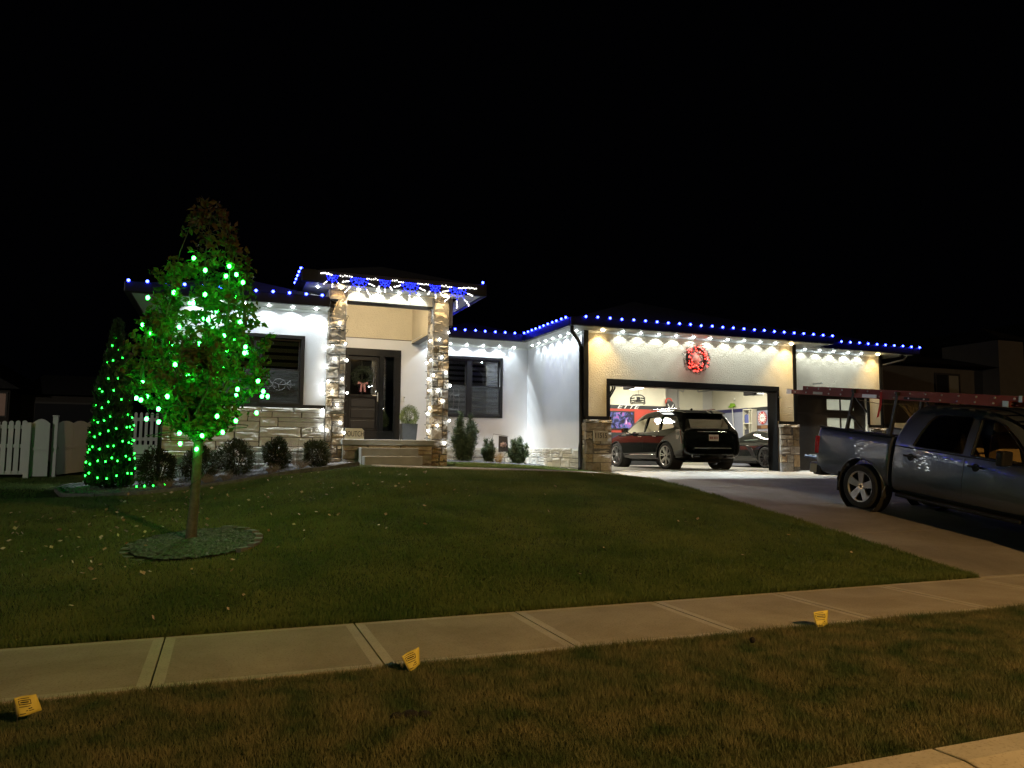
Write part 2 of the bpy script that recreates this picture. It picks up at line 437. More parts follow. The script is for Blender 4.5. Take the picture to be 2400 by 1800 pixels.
# pavement: one slab after another with trowelled borders
def slab(name, parent, x0, x1, y0, y1, z=lambda x, y: 0.0, border=0.07, g=0.006, mi=(None, None), th=0.1, ny=1):
    mb = MB(); b = border; x0 += g; x1 -= g; y0 += g; y1 -= g
    xs = [x0, x0 + b, x1 - b, x1] if b else [x0, x1]
    ys = ([y0, y0 + b] + lin(y0 + b, y1 - b, ny)[1:-1] + [y1 - b, y1]) if b else lin(y0, y1, ny)
    vs = [(x, y, z(x, y)) for y in ys for x in xs]; n = len(xs)
    for j in range(len(ys) - 1):
        for i in range(n - 1):
            edge = b and (i in (0, n - 2) or j in (0, len(ys) - 2))
            mb.add([vs[j * n + i], vs[j * n + i + 1], vs[(j + 1) * n + i + 1], vs[(j + 1) * n + i]], [(0, 1, 2, 3)], 1 if edge else 0)
    # sides
    for (pa, pb) in [((x0, y0), (x1, y0)), ((x1, y0), (x1, y1)), ((x1, y1), (x0, y1)), ((x0, y1), (x0, y0))]:
        za, zb = z(*pa), z(*pb)
        mb.add([(pa[0], pa[1], za - th), (pb[0], pb[1], zb - th), (pb[0], pb[1], zb), (pa[0], pa[1], za)], [(0, 1, 2, 3)], 1 if b else 0)
    me = bpy.data.meshes.new(name); me.from_pydata(mb.v, [], mb.f); me.polygons.foreach_set("material_index", mb.m)
    return link(name, me, list(mi), parent)
walk = thing('pavement', 'light concrete pavement of square slabs between lawn and verge', 'pavement'); del walk['category']; walk['kind'] = 'structure'
jx = [-0.385 + 1.508 * i for i in range(-8, 12)]
for i, (a, b) in enumerate(zip(jx, jx[1:])):
    slab('slab', walk, a, b, 5.40, 6.80, lambda x, y: 0.0, 0.075, 0.007, (M['broom'], M['edge']))
MB().box(jx[0], jx[-1], 5.41, 6.79, -0.12, -0.022).build('joint_filler', M['joint'], walk)

# driveway
drive = thing('driveway', 'wide concrete driveway sloping up to the garage doors', 'driveway'); del drive['category']; drive['kind'] = 'structure'
dys = [6.81, 9.05, 11.2, 13.3, 15.1, 16.62]
for a, b in zip(dys, dys[1:]):
    for xa, xb in ((8.85, 12.15), (12.15, 15.6)):
        slab('slab', drive, xa, xb, a, b, lambda x, y: pY(y) + 0.004, 0, 0.005, (M['drive'], M['drive']), ny=5)
for a, b in zip(dys[-1:], [17.4]):
    slab('slab', drive, 14.9, 18.9, a, b, lambda x, y: 1.02, 0, 0.005, (M['drive'], M['drive']))
slab('slab', drive, 15.6, 18.9, 13.3, 16.62, lambda x, y: pY(y) + 0.004, 0, 0.005, (M['drive'], M['drive']), ny=4)
fb = MB()
for i in range(20):
    y0, y1 = 6.82 + i * 0.49, 6.82 + (i + 1) * 0.49
    fb.add([(8.86, y0, pY(y0) - 0.02), (15.58, y0, pY(y0) - 0.02), (15.58, y1, pY(y1) - 0.02), (8.86, y1, pY(y1) - 0.02)], [(0, 1, 2, 3)])
fb.build('joint_filler', M['joint'], drive, raw=True)

# front walk from the steps to the driveway
path = thing('front_path', 'narrow concrete path from the porch steps to the driveway', 'path'); del path['category']; path['kind'] = 'structure'
px = [2.85, 4.15, 5.35, 6.55, 7.75, 8.84]
for i, (a, b) in enumerate(zip(px, px[1:])):
    slab('slab', path, a, b, 14.6, 15.62 if i == 0 else 15.45, lambda x, y: G(x, min(y, 15.0)) + 0.035, 0.05, 0.005, (M['broom'], M['edge']), ny=3)

# ------------------------------------------------------------------ beds
M['mulch'] = mat('slate_chips', (0.05, 0.054, 0.045), 0.8, var=(25, 0.9)); M['ring_edge'] = mat('weathered_edging', (0.09, 0.092, 0.082), 0.85, var=(12, .4))
BED = [(2.55, 15.35), (1.9, 14.95), (0.97, 14.68), (0.15, 14.5), (-0.6, 14.4), (-1.35, 14.35), (-2.0, 14.42), (-2.55, 14.75), (-2.75, 15.4), (-2.65, 16.2), (-2.2, 16.9)]
def bed_y(X): return interp(-X, [-p[0] for p in BED[:8]], [p[1] for p in BED[:8]])
def in_bed(X, Y):
    if X > 2.55 or Y > 17.2: return False
    if X < -1.3: return (X + 1.5) ** 2 / 1.45 + (Y - 15.6) ** 2 / 1.6 < 1.0 or (X > -2.2 and bed_y(X) < Y < 16.6)
    return bed_y(X) < Y < 16.55
RING = (-0.30, 9.88, 0.70, 0.72)
def in_ring(X, Y): return ((X - RING[0]) / RING[2]) ** 2 + ((Y - RING[1]) / RING[3]) ** 2 < 1
rng = random.Random(5)
ep = [(x, y, G(x, y) + 0.03) for x, y in BED]
fine = []
for a, b in zip(ep, ep[1:]):
    for k in range(6): fine.append(tuple(a[i] + (b[i] - a[i]) * k / 6 for i in range(3)))
edging = MB()
for a, b in zip(fine, fine[1:]): edging.bar((a[0], a[1], G(a[0], a[1]) + 0.02), (b[0], b[1], G(b[0], b[1]) + 0.02), 0.06, 0.09)
tag(edging.build('bed_edging', M['ring_edge']), 'low concrete edging curving around the gravel bed', 'edging')

def pebbles(name, n, sampler, size, m, flat=0.55, aspect=1.5):
    vs, fs = [], []
    for _ in range(n):
        s = sampler()
        if s is None: continue
        x, y, z = s
        r = rng.uniform(*size); a = rng.uniform(0, pi); el = rng.uniform(1, aspect); k = len(vs)
        pts = []
        for (u, v, w) in ((1, 0, 0), (0.3, 0.9, 0.1), (-0.8, 0.5, 0), (-0.7, -0.6, 0.1), (0.4, -0.85, 0), (0.2, 0.1, 1), (-0.3, -0.15, 0.9)):
            u += rng.uniform(-.2, .2); v += rng.uniform(-.2, .2)
            X, Y = u * r * el, v * r
            pts.append((x + X * cos(a) - Y * sin(a), y + X * sin(a) + Y * cos(a), z + w * r * flat * rng.uniform(.7, 1.2)))
        vs += pts
        fs += [tuple(i + k for i in f) for f in ((0, 1, 5), (1, 2, 5), (2, 6, 5), (2, 3, 6), (3, 4, 6), (4, 0, 5), (4, 5, 6))]
    mb = MB(); mb.v, mb.f, mb.m = vs, fs, [0] * len(fs)
    return mb.build(name, m, raw=True)
def bed_pt():
    for _ in range(30):
        x, y = rng.uniform(-2.75, 2.5), rng.uniform(14.2, 16.9)
        if in_bed(x, y): return x, y, G(x, y) + 0.012
tag(pebbles('gravel', 6500, bed_pt, (0.02, 0.052), M['gravel']), 'grey and white gravel covering the bed under the front wall', 'gravel', kind='stuff')
def bed2_pt(): 
    x, y = rng.uniform(4.85, 8.15), rng.uniform(18.75, 20.3); return x, y, G(x, y) + 0.03
tag(pebbles('gravel', 1500, bed2_pt, (0.02, 0.045), M['gravel']), 'grey gravel strip at the foot of the recessed wall', 'gravel', kind='stuff')
def ring_pt():
    a, r = rng.uniform(0, 2 * pi), sqrt(rng.random()) * 0.97
    x, y = RING[0] + cos(a) * r * RING[2], RING[1] + sin(a) * r * RING[3]
    return x, y, G(x, y) + 0.015 + 0.05 * (1 - r)
tag(pebbles('slate_chips', 2400, ring_pt, (0.016, 0.04), M['mulch'], 0.5, 2.6), 'slate chip mulch in the ring under the lit tree', 'mulch', kind='stuff')
ring = thing('tree_ring_edging', 'curved stone edging around the lit tree mulch ring', 'edging', (RING[0], RING[1], G(RING[0], RING[1])))
nb = 22
for i in range(nb):
    a0, a1 = 2 * pi * i / nb + 0.015, 2 * pi * (i + 1) / nb - 0.015
    mb = MB()
    pts = [(RING[0] + cos(a) * r * RING[2], RING[1] + sin(a) * r * RING[3]) for a, r in ((a0, 1.0), (a1, 1.0), (a1, 1.13), (a0, 1.13))]
    z = G(*pts[0]) + (0.05 if -0.7 < (a0 + 0.2) % (2 * pi) - 2 * pi * ((a0 + .2) % (2 * pi) > pi) < 1.3 else -0.01)
    mb.prism(pts, z - 0.1, z, 'Z').build('edging_stone', M['ring_edge'], ring, bevel=0.008)

# ------------------------------------------------------------------ grass
def in_view(X, Y, Z, m=0.06):
    v = AX @ Vector((X, Y, Z - EYE.z))
    if v.z < 0.3: return False
    return abs(v.x / v.z * F_PX / 1200) < 1 + m and v.y / v.z * F_PX / 900 < 1 + m
nrng = np.random.default_rng(11)
def blades(name, pts, hmin, hmax, w, m):
    n = len(pts); P = np.array(pts, dtype=np.float32)
    a = nrng.uniform(0, 2 * np.pi, n); lean = nrng.uniform(0, 2 * np.pi, n); h = nrng.uniform(hmin, hmax, n) * P[:, 3]; l = h * nrng.uniform(0.1, 1.15, n)
    dx, dy = np.cos(a) * w / 2 * P[:, 3] ** .5, np.sin(a) * w / 2 * P[:, 3] ** .5
    V = np.zeros((n, 3, 3), dtype=np.float32)
    V[:, 0] = np.stack([P[:, 0] - dx, P[:, 1] - dy, P[:, 2] - 0.006], 1)
    V[:, 1] = np.stack([P[:, 0] + dx, P[:, 1] + dy, P[:, 2] - 0.006], 1)
    V[:, 2] = np.stack([P[:, 0] + np.cos(lean) * l, P[:, 1] + np.sin(lean) * l, P[:, 2] + h], 1)
    me = bpy.data.meshes.new(name)
    me.vertices.add(n * 3); me.vertices.foreach_set("co", V.reshape(-1))
    me.loops.add(n * 3); me.loops.foreach_set("vertex_index", np.arange(n * 3, dtype=np.int32))
    me.polygons.add(n); me.polygons.foreach_set("loop_start", np.arange(0, n * 3, 3, dtype=np.int32)); me.polygons.foreach_set("loop_total", np.full(n, 3, dtype=np.int32))
    me.update(calc_edges=True)
    return link(name, me, m)
# height of the lawn on a coarse table, for speed
TX, TY = np.linspace(-13, 9.2, 223), np.linspace(6.8, 20, 133)
TZ = np.array([[G(x, y) for x in TX] for y in TY], dtype=np.float32)
def gz(x, y):
    i = np.clip(((x + 13) / 0.1).astype(int), 0, 221); j = np.clip(((y - 6.8) / 0.1).astype(int), 0, 131)
    u, v = np.clip((x - TX[i]) / 0.1, 0, 1), np.clip((y - TY[j]) / 0.1, 0, 1)
    return TZ[j, i] * (1 - u) * (1 - v) + TZ[j, i + 1] * u * (1 - v) + TZ[j + 1, i] * (1 - u) * v + TZ[j + 1, i + 1] * u * v
def view_mask(x, y, z):
    A = np.array(AX); p = np.stack([x, y, z - EYE.z], 1) @ A.T
    return (p[:, 2] > .3) & (np.abs(p[:, 0] / p[:, 2] * F_PX / 1200) < 1.45) & (p[:, 1] / p[:, 2] * F_PX / 900 < 1.35)
def scatter(n, x0, x1, y0, y1, bias=1.0):
    return nrng.uniform(x0, x1, n), y0 + (y1 - y0) * nrng.uniform(0, 1, n) ** bias
x, y = scatter(800000, -10.5, 8.83, 6.82, 14.55, 1.35)
z = gz(x, y); k = view_mask(x, y, z); x, y, z = x[k], y[k], z[k]
bedline = np.interp(-x, [-p[0] for p in BED[:8]], [p[1] for p in BED[:8]])
k = (y < bedline - 0.02) | (x > 2.55)
k &= ~((((x - RING[0]) / (RING[2] * 1.13)) ** 2 + ((y - RING[1]) / (RING[3] * 1.13)) ** 2) < 1)
x, y, z = x[k], y[k], z[k]
s = np.where((y < 6.9) | (x > 8.74), 1.5, 1.0) * (1 + 0.25 * np.sin(x * 3.1 + 2 * np.sin(y * 2.3)) * np.sin(y * 3.7 + x))
lawn_pts = np.stack([x, y, z, s], 1)
x, y = scatter(60000, 2.6, 8.8, 14.4, 18.75)
k = ((y < 14.58) | (y > 15.48)) & ((x > 4.95) | (y < 14.58)); x, y = x[k], y[k]; z = gz(x, y)
lawn_pts = np.concatenate([lawn_pts, np.stack([x, y, z, np.ones_like(x) * 0.9], 1)])
x, y = scatter(70000, -9, -1.4, 14.3, 20.4)
k = ~((x > -2.95) & (y < 17.1)); x, y = x[k], y[k]; z = gz(x, y); k = view_mask(x, y, z); x, y, z = x[k], y[k], z[k]
lawn_pts = np.concatenate([lawn_pts, np.stack([x, y, z, np.ones_like(x) * 0.9], 1)])
grass = blades('grass', lawn_pts, 0.02, 0.046, 0.0085, M['grass']); tag(grass, 'dark green mown lawn sloping up to the house', 'lawn', kind='stuff')
x, y = scatter(780000, -6.0, 12.5, 3.02, 5.41)
z = np.array(-0.02 + 0.015 * np.maximum(0, 1 - np.abs(y - 4.2) / 1.2)); k = view_mask(x, y, z); x, y, z = x[k], y[k], z[k]
s = np.where(y > 5.28, 1.45, 1.0) * (1 + 0.3 * np.sin(x * 2.3 + np.sin(y * 4)) * np.sin(y * 3 + x * 1.7))
s = np.where(y < 3.08, 0.7, s)
vg = blades('grass', np.stack([x, y, z, s], 1), 0.012, 0.042, 0.0048, M['grass_dry']); tag(vg, 'brownish dormant grass of the verge beside the street', 'grass', kind='stuff')

# fallen leaves
lv = MB()
for _ in range(330):
    if rng.random() < 0.6: X, Y = rng.gauss(-1.4, 1.5), rng.gauss(10.6, 1.5)
    elif rng.random() < 0.6: X, Y = rng.uniform(-1.5, 4.0), rng.uniform(11.5, 14.2)
    else: X, Y = rng.uniform(-4, 8.3), rng.uniform(7, 14)
    if not 7.0 < Y < 14.2 or X < -5 or Y > bed_y(X) - 0.1: continue
    z = G(X, Y) + rng.uniform(0.035, 0.06); a = rng.uniform(0, 2 * pi); r = rng.uniform(0.018, 0.034); t = rng.uniform(-0.02, 0.02)
    c, sn = cos(a) * r, sin(a) * r
    lv.add([(X + c, Y + sn, z), (X - sn * .6, Y + c * .6, z + t), (X - c, Y - sn, z + .01), (X + sn * .6, Y - c * .6, z - t + .008)], [(0, 1, 2), (0, 2, 3)])
tag(lv.build('fallen_leaves', M['fallen'], raw=True), 'pale and orange fallen leaves scattered over the lawn', 'leaves', kind='stuff')
# ================================================================== house
FY, RY = 16.6, 20.38               # front walls; recessed entry wall
SOF, GUT = 4.515, 4.72             # soffit underside, gutter rim
house = thing('house', 'single storey white stucco house with stone columns and three car garage', 'house', (7.0, 18.0, 1.0))

def wall(name, m, x0, x1, z0, z1, y0, y1, holes=(), parent=house):
    xs = sorted({x0, x1, *[h[0] for h in holes], *[h[1] for h in holes]}); zs = sorted({z0, z1, *[h[2] for h in holes], *[h[3] for h in holes]})
    mb = MB()
    for a, b in zip(xs, xs[1:]):
        run = None
        for c, d in zip(zs, zs[1:]):
            solid = not any(h[0] <= a and b <= h[1] and h[2] <= c and d <= h[3] for h in holes)
            if solid: run = (run[0], d) if run else (c, d)
            if run and (not solid or d == zs[-1]): mb.box(a, b, y0, y1, *run); run = None
    return mb.build(name, m, parent)

# --- stones
srng = random.Random(21)
def stone_mesh(k, cutface=0.0):
    r = random.Random(k); e = 0.06
    back = [(-.5, 0, -.5), (.5, 0, -.5), (.5, 0, .5), (-.5, 0, .5)]
    ring = []
    for (u, w) in ((-.5, -.5), (0, -.5), (.5, -.5), (.5, 0), (.5, .5), (0, .5), (-.5, .5), (-.5, 0)):
        ring.append((u * (1 - r.uniform(0, e)), -(r.uniform(.62, .82) + .12 * cutface), w * (1 - r.uniform(0, e))))
    inn = [(u * r.uniform(.5, .75), -r.uniform(.7 + .18 * cutface, 1.1 - .08 * cutface), w * r.uniform(.5, .75)) for (u, w) in ((-.5, -.5), (0, -.4), (.5, -.5), (.5, 0), (.5, .5), (0, .4), (-.5, .5), (-.5, 0))]
    ctr = [(r.uniform(-.1, .1), -r.uniform(.75, 1.05), r.uniform(-.1, .1))]
    v = back + ring + inn + ctr; f = []
    for a, b, (i, j, k2) in ((0, 1, (0, 1, 2)), (1, 2, (2, 3, 4)), (2, 3, (4, 5, 6)), (3, 0, (6, 7, 0))): f.append((a, b, 4 + k2, 4 + j, 4 + i))
    for i in range(8):
        j = (i + 1) % 8
        f.append((4 + i, 4 + j, 12 + j, 12 + i)); f.append((12 + i, 12 + j, 20))
    me = MB().add(v, f).mesh('stone'); return me
STONES = [stone_mesh(100 + k) for k in range(7)]; STONES_P = [stone_mesh(200 + k, 1.0) for k in range(6)]
for me in STONES: me.materials.append(M['stone'])
for me in STONES_P: me.materials.append(M['stone_pale'])
def stones(parent, u0, u1, z0, z1, plane, course, length, depth=0.085, side=None, meshes=STONES, g=0.008):
    """random ashlar on a wall face. side None: faces -Y at Y=plane; 'L': faces -X at X=plane; 'B': faces +Y"""
    nz = max(1, round((z1 - z0) / (course[0] * 0.78))); nu = max(1, round((u1 - u0) / (length[0] * 0.5)))
    ch, cw = (z1 - z0) / nz, (u1 - u0) / nu
    zj = [z0 + k * ch + (srng.uniform(-.14, .14) * ch if 0 < k < nz else 0) for k in range(nz + 1)]
    free = [[True] * nu for _ in range(nz)]
    rmax = max(1, round(course[1] / ch)); wmin, wmax = max(1, round(length[0] / cw)), max(1, round(length[1] / cw))
    for r in range(nz):
        for c in range(nu):
            if not free[r][c]: continue
            hh = srng.choice([1, 1, 2, 2, min(3, rmax)]); hh = min(hh, nz - r, rmax)
            w = srng.randint(wmin, wmax); k = 0
            while k < w and c + k < nu and free[r][c + k]: k += 1
            w = k
            rest = 0
            while c + w + rest < nu and free[r][c + w + rest]: rest += 1
            if 0 < rest < wmin: w += rest
            for a in range(r, r + hh):
                for b in range(c, c + w): free[a][b] = False
            ja = srng.uniform(-.12, .12) * cw if c else 0; jb = 0
            ua, ub, za, zb = u0 + c * cw, u0 + (c + w) * cw, zj[r], zj[r + hh]
            d = depth * srng.uniform(0.88, 1.14); me = srng.choice(meshes); sc = (ub - ua - g, d, zb - za - g)
            if srng.random() < .5: sc = (-sc[0], sc[1], sc[2])
            um, zm = (ua + ub) / 2, (za + zb) / 2
            if side == 'L': inst('stone', me, parent, (plane, um, zm), (0, 0, -pi / 2), sc)
            elif side == 'B': inst('stone', me, parent, (um, plane, zm), (0, 0, pi), sc)
            else: inst('stone', me, parent, (um, plane, zm), (0, 0, 0), sc)

# --- walls
wall('wall', M['stucco'], -1.25, 2.0, 2.40, SOF, FY, FY + 0.2, [(-0.37, 1.47, 2.45, 3.88)])
boxo('wall', M['stucco'], house, -1.25, -1.05, FY + 0.2, 30, 0.7, SOF)
boxo('wall', M['stucco'], house, 2.003, 2.2, 17.0, RY, 1.0, 5.45)
wall('wall', M['stucco'], 2.2, 8.45, 1.0, 4.9, RY, RY + 0.2, [(2.95, 4.40, 1.74, 4.18), (5.50, 7.40, 2.51, 4.12)])
boxo('wall', M['stucco'], house, 8.25, 8.45, FY + 0.2, RY, 1.0, SOF)
wall('wall', M['stucco_taupe'], 8.25, 14.73, 1.0, SOF, FY, FY + 0.2, [(8.93, 14.06, 1.0, 3.197)])
boxo('wall', M['stucco_taupe'], house, 14.53, 14.73, FY + 0.2, 17.3, 1.0, SOF)
wall('wall', M['stucco_taupe'], 14.73, 18.62, 1.0, SOF, 17.3, 17.5, [(15.3, 18.02, 1.0, 3.24)])
boxo('wall', M['stucco'], house, 18.42, 18.62, 17.5, 27, 1.0, SOF)
boxo('wall', M['stucco'], house, -1.25, 18.62, 29.8, 30, 0.7, SOF)

# --- pale stone base of the left wing
base = boxo('stone_base', M['mortar'], house, -1.25, 1.998, FY - 0.082, FY + 0.2, 0.65, 2.30)
stones(base, -1.25, 1.99, 0.72, 2.29, FY - 0.02, (0.13, 0.24), (0.24, 0.8), 0.09, meshes=STONES_P)
for i in range(5): inst('sill_stone', STONES_P[i % 6], base, (-1.25 + 0.65 * i + 0.325, FY - 0.02, 2.335), (0, 0, 0), (0.642, 0.115, 0.085))
boxo('sill_band', M['trim'], house, -1.25, 1.998, FY - 0.05, FY - 0.001, 2.382, 2.455)
# --- grey stone base of the recessed wall and garage side
base = boxo('stone_base', M['mortar'], house, 4.75, 8.2, RY - 0.068, RY - 0.001, 1.0, 1.55)
stones(base, 4.75, 8.15, 1.05, 1.59, RY - 0.022, (0.17, 0.27), (0.25, 0.5), 0.07, meshes=STONES_P)
base = boxo('stone_base', M['mortar'], house, 8.182, 8.249, FY + 0.1, RY - 0.1, 0.95, 1.55)
stones(base, FY + 0.15, RY - 0.09, 0.98, 1.59, 8.228, (0.15, 0.29), (0.22, 0.5), 0.07, side='L', meshes=STONES_P)
# --- porch columns
for (x0, x1) in ((2.0, 2.40), (4.345, 4.735)):
    col = boxo('porch_column', M['mortar'], house, x0 + 0.02, x1 - 0.02, 16.512, 17.0, 1.0, 5.0)
    stones(col, x0, x1, 1.08, 3.9, 16.58, (0.11, 0.24), (0.13, 0.3), 0.095)
    stones(col, x0, x1, 3.9, 5.01, 16.58, (0.13, 0.22), (0.18, 0.4), 0.075)
    stones(col, 16.54, 17.0, 1.08, 5.01, x0 + 0.055, (0.11, 0.24), (0.18, 0.34), 0.06, side='L')
    if x0 > 4: stones(col, x0, x1, 1.75, 4.4, 16.99, (0.12, 0.24), (0.18, 0.4), 0.05, side='B')
# --- garage pillars
for (x0, x1, yf) in ((8.20, 8.925, FY), (14.09, 14.735, FY), (18.03, 18.68, 17.3)):
    pil = boxo('garage_pillar', M['mortar'], house, x0 + 0.02, x1 - 0.004, yf - 0.108, yf - 0.001, 0.9, 2.24)
    stones(pil, x0, x1, 0.94, 2.22, yf - 0.055, (0.14, 0.27), (0.22, 0.48), 0.075)
    for i in range(2): inst('sill_stone', STONES[i], pil, (x0 + (x1 - x0) * (i * 0.5 + 0.25), yf - 0.03, 2.255), (0, 0, 0), ((x1 - x0) / 2 + 0.015, 0.15, 0.075))
    boxo('trim_board', M['trim'], house, x0 + 0.05, x1 - 0.02, yf - 0.03, yf - 0.001, 2.30, 2.385)
    if x0 == 8.20: stones(pil, FY - 0.05, FY + 0.12, 0.94, 2.22, 8.235, (0.14, 0.27), (0.15, 0.3), 0.05, side='L')
# address plaque on the left pillar
pl = boxo('address_plaque', M['edge'], house, 8.39, 8.78, 16.42, 16.46, 1.77, 2.02, bevel=0.006)
for a in ((8.39, 8.78, 1.995, 2.02), (8.39, 8.78, 1.77, 1.80), (8.39, 8.42, 1.80, 1.995), (8.75, 8.78, 1.80, 1.995)):
    boxo('plaque_rim', M['edge'], pl, a[0], a[1], 16.40, 16.421, a[2], a[3], bevel=0.004)
text('numerals', '11515', M['black_paint'], pl, (8.585, 16.417, 1.897), 0.18, sx=0.78)

# --- trim boards around the garage openings and corners
tb = lambda *a: boxo('trim_board', M['trim'], house, *a, bevel=0.004)
tb(8.84, 14.15, FY - 0.035, FY - 0.001, 3.197, 3.33)
tb(8.84, 8.929, FY - 0.033, FY + 0.30, 2.386, 3.196); tb(14.061, 14.15, FY - 0.033, FY + 0.30, 2.386, 3.196)
tb(8.931, 8.95, FY - 0.05, FY + 0.30, 1.03, 2.38); tb(14.04, 14.06, FY - 0.05, FY + 0.34, 1.03, 3.19)
tb(8.95, 14.04, FY - 0.02, FY + 0.30, 3.17, 3.196)
tb(8.20, 8.33, FY - 0.03, FY - 0.001, 2.386, SOF - 0.002); tb(8.20, 8.249, FY, FY + 0.1, 1.6, SOF - 0.002)
tb(14.65, 14.76, FY - 0.03, FY - 0.001, 2.386, SOF - 0.002); tb(14.731, 14.76, FY, 17.29, 1.0, SOF - 0.002)
tb(15.22, 18.11, 17.262, 17.299, 3.24, 3.34); tb(15.22, 15.30, 17.262, 17.299, 1.0, 3.239); tb(18.021, 18.11, 17.262, 17.299, 2.386, 3.239)
tb(18.55, 18.66, 17.27, 17.299, 2.386, SOF - 0.002)
for (a, b, y) in ((8.34, 14.64, FY), (14.77, 18.54, 17.3)):        # pale frieze under the soffit
    boxo('frieze_board', M['soffit'], house, a, b, y - 0.022, y - 0.001, SOF - 0.055, SOF - 0.003)
boxo('frieze_board', M['soffit'], house, -1.25, 1.99, FY - 0.022, FY - 0.001, SOF - 0.055, SOF - 0.003)
boxo('frieze_board', M['soffit'], house, 4.75, 8.22, RY - 0.022, RY - 0.001, SOF - 0.055, SOF - 0.003)
boxo('frieze_board', M['soffit'], house, 8.228, 8.249, FY + 0.11, RY - 0.03, SOF - 0.055, SOF - 0.003)

# --- third garage door (closed) with frosted panes
M['door3'] = mat('brown_black_door', (0.028, 0.023, 0.02), 0.45, var=(4, 0.15), bump=(50, 0.15, 0.004))
M['frost'] = mat('frosted_glass', (0.50, 0.52, 0.50), 0.35, spec=0.6, var=(5, 0.06))
M['frost_thin'] = bpy.data.materials.new('frosted_door_glass'); M['frost_thin'].use_nodes = True
_N, _L = M['frost_thin'].node_tree.nodes, M['frost_thin'].node_tree.links
_t = _N.new("ShaderNodeBsdfTranslucent"); _t.inputs["Color"].default_value = (.80, .84, .80, 1); _N["Principled BSDF"].inputs["Base Color"].default_value = (.5, .52, .5, 1)
_x = _N.new("ShaderNodeMixShader"); _x.inputs[0].default_value = .65; _L.new(_N["Principled BSDF"].outputs[0], _x.inputs[1]); _L.new(_t.outputs[0], _x.inputs[2]); _L.new(_x.outputs[0], _N["Material Output"].inputs["Surface"])
gd = MB().box(15.302, 16.50, 17.40, 17.44, 1.03, 3.238).box(17.63, 18.018, 17.40, 17.44, 1.03, 3.238).box(16.5, 17.63, 17.40, 17.44, 1.03, 1.66).box(16.5, 17.63, 17.40, 17.44, 2.04, 2.23).box(16.5, 17.63, 17.40, 17.44, 2.59, 2.78).box(16.5, 17.63, 17.40, 17.44, 3.15, 3.238).build('garage_door', M['door3'], house)
for i in range(4):
    z0, z1 = 1.035 + i * 0.551, 1.035 + (i + 1) * 0.551 - 0.012
    mb = MB().box(15.31, 16.55, 17.365, 17.399, z0, z1).box(17.58, 18.01, 17.365, 17.399, z0, z1)
    if i: mb.box(16.55, 17.58, 17.365, 17.399, z0, z0 + .11).box(16.55, 17.58, 17.365, 17.399, z1 - .11, z1).box(17.04, 17.09, 17.365, 17.399, z0 + .11, z1 - .11)
    else: mb.box(16.55, 17.58, 17.365, 17.399, z0, z1)
    mb.build('door_panel', M['door3'], gd)
    if i:
        for (a, b) in ((16.55, 17.04), (17.09, 17.58)): boxo('pane', M['frost_thin'], gd, a, b, 17.380, 17.384, z0 + 0.11, z1 - 0.11)

# --- windows
M['screen'] = glass('insect_screen', (0.5, 0.5, 0.5), 0.5, 0.1)
M['screen2'] = mat('screen_mesh', (0.07, 0.075, 0.08), 0.7)
def window(x0, x1, z0, z1, Y, label=None):
    """double unit of two single-hung sashes in a black casing; Y is the wall face"""
    c = 0.075
    mb = MB().box(x0, x1, Y - 0.035, Y - 0.002, z1 - c, z1).box(x0, x1, Y - 0.035, Y - 0.002, z0, z0 + c)
    mb.box(x0, x0 + c, Y - 0.035, Y - 0.002, z0 + c, z1 - c).box(x1 - c, x1, Y - 0.035, Y - 0.002, z0 + c, z1 - c)
    w = mb.build('window', M['window_frame'], house, bevel=0.004)
    xm = (x0 + x1) / 2; zi0, zi1, xi0, xi1 = z0 + c - 0.005, z1 - c + 0.005, x0 + c - 0.005, x1 - c + 0.005; zm = (zi0 + zi1) / 2 + 0.01
    boxo('mullion', M['window_frame'], w, xm - 0.06, xm + 0.06, Y - 0.005, Y + 0.09, zi0, zi1, bevel=0.004)
    for (a, b) in ((xi0, xm - 0.061), (xm + 0.061, xi1)):
        for (lo, hi, yy, f) in ((zm - 0.02, zi1, Y + 0.045, 0.055), (zi0, zm + 0.022, Y + 0.015, 0.045)):
            s = MB().box(a, b, yy, yy + 0.028, hi - f, hi).box(a, b, yy, yy + 0.028, lo, lo + f).box(a, a + f, yy, yy + 0.028, lo + f, hi - f).box(b - f, b, yy, yy + 0.028, lo + f, hi - f)
            sh = s.build('sash', M['window_frame'], w, bevel=0.004)
            boxo('pane', M['pane'], w, a + f - 0.004, b - f + 0.004, yy + 0.012, yy + 0.018, lo + f - 0.004, hi - f + 0.004)
        sc = MB(); n = 46                                            # fine woven screen in front of the lower sash
        lo, hi = zi0 + 0.02, zm
        for i in range(n): x = a + 0.02 + (b - a - 0.04) * i / n; sc.add([(x, Y + 0.006, lo), (x + 0.0085, Y + 0.006, lo), (x + 0.0085, Y + 0.006, hi), (x, Y + 0.006, hi)], [(0, 1, 2, 3)])
        tag(sc.build('screen', M['screen2'], w, raw=True), kind='stuff')
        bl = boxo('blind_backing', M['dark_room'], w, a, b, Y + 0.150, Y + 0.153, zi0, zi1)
        k = int((zi1 - zi0) / 0.15)
        for i in range(k): boxo('blind_band', M['blind'], w, a + 0.02, b - 0.02, Y + 0.13, Y + 0.149, zi1 - 0.06 - 0.15 * i - 0.085, zi1 - 0.06 - 0.15 * i)
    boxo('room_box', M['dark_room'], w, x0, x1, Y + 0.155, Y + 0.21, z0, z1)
    return w
window(-0.42, 1.536, 2.40, 3.94, FY)
window(5.44, 7.46, 2.451, 4.186, RY)

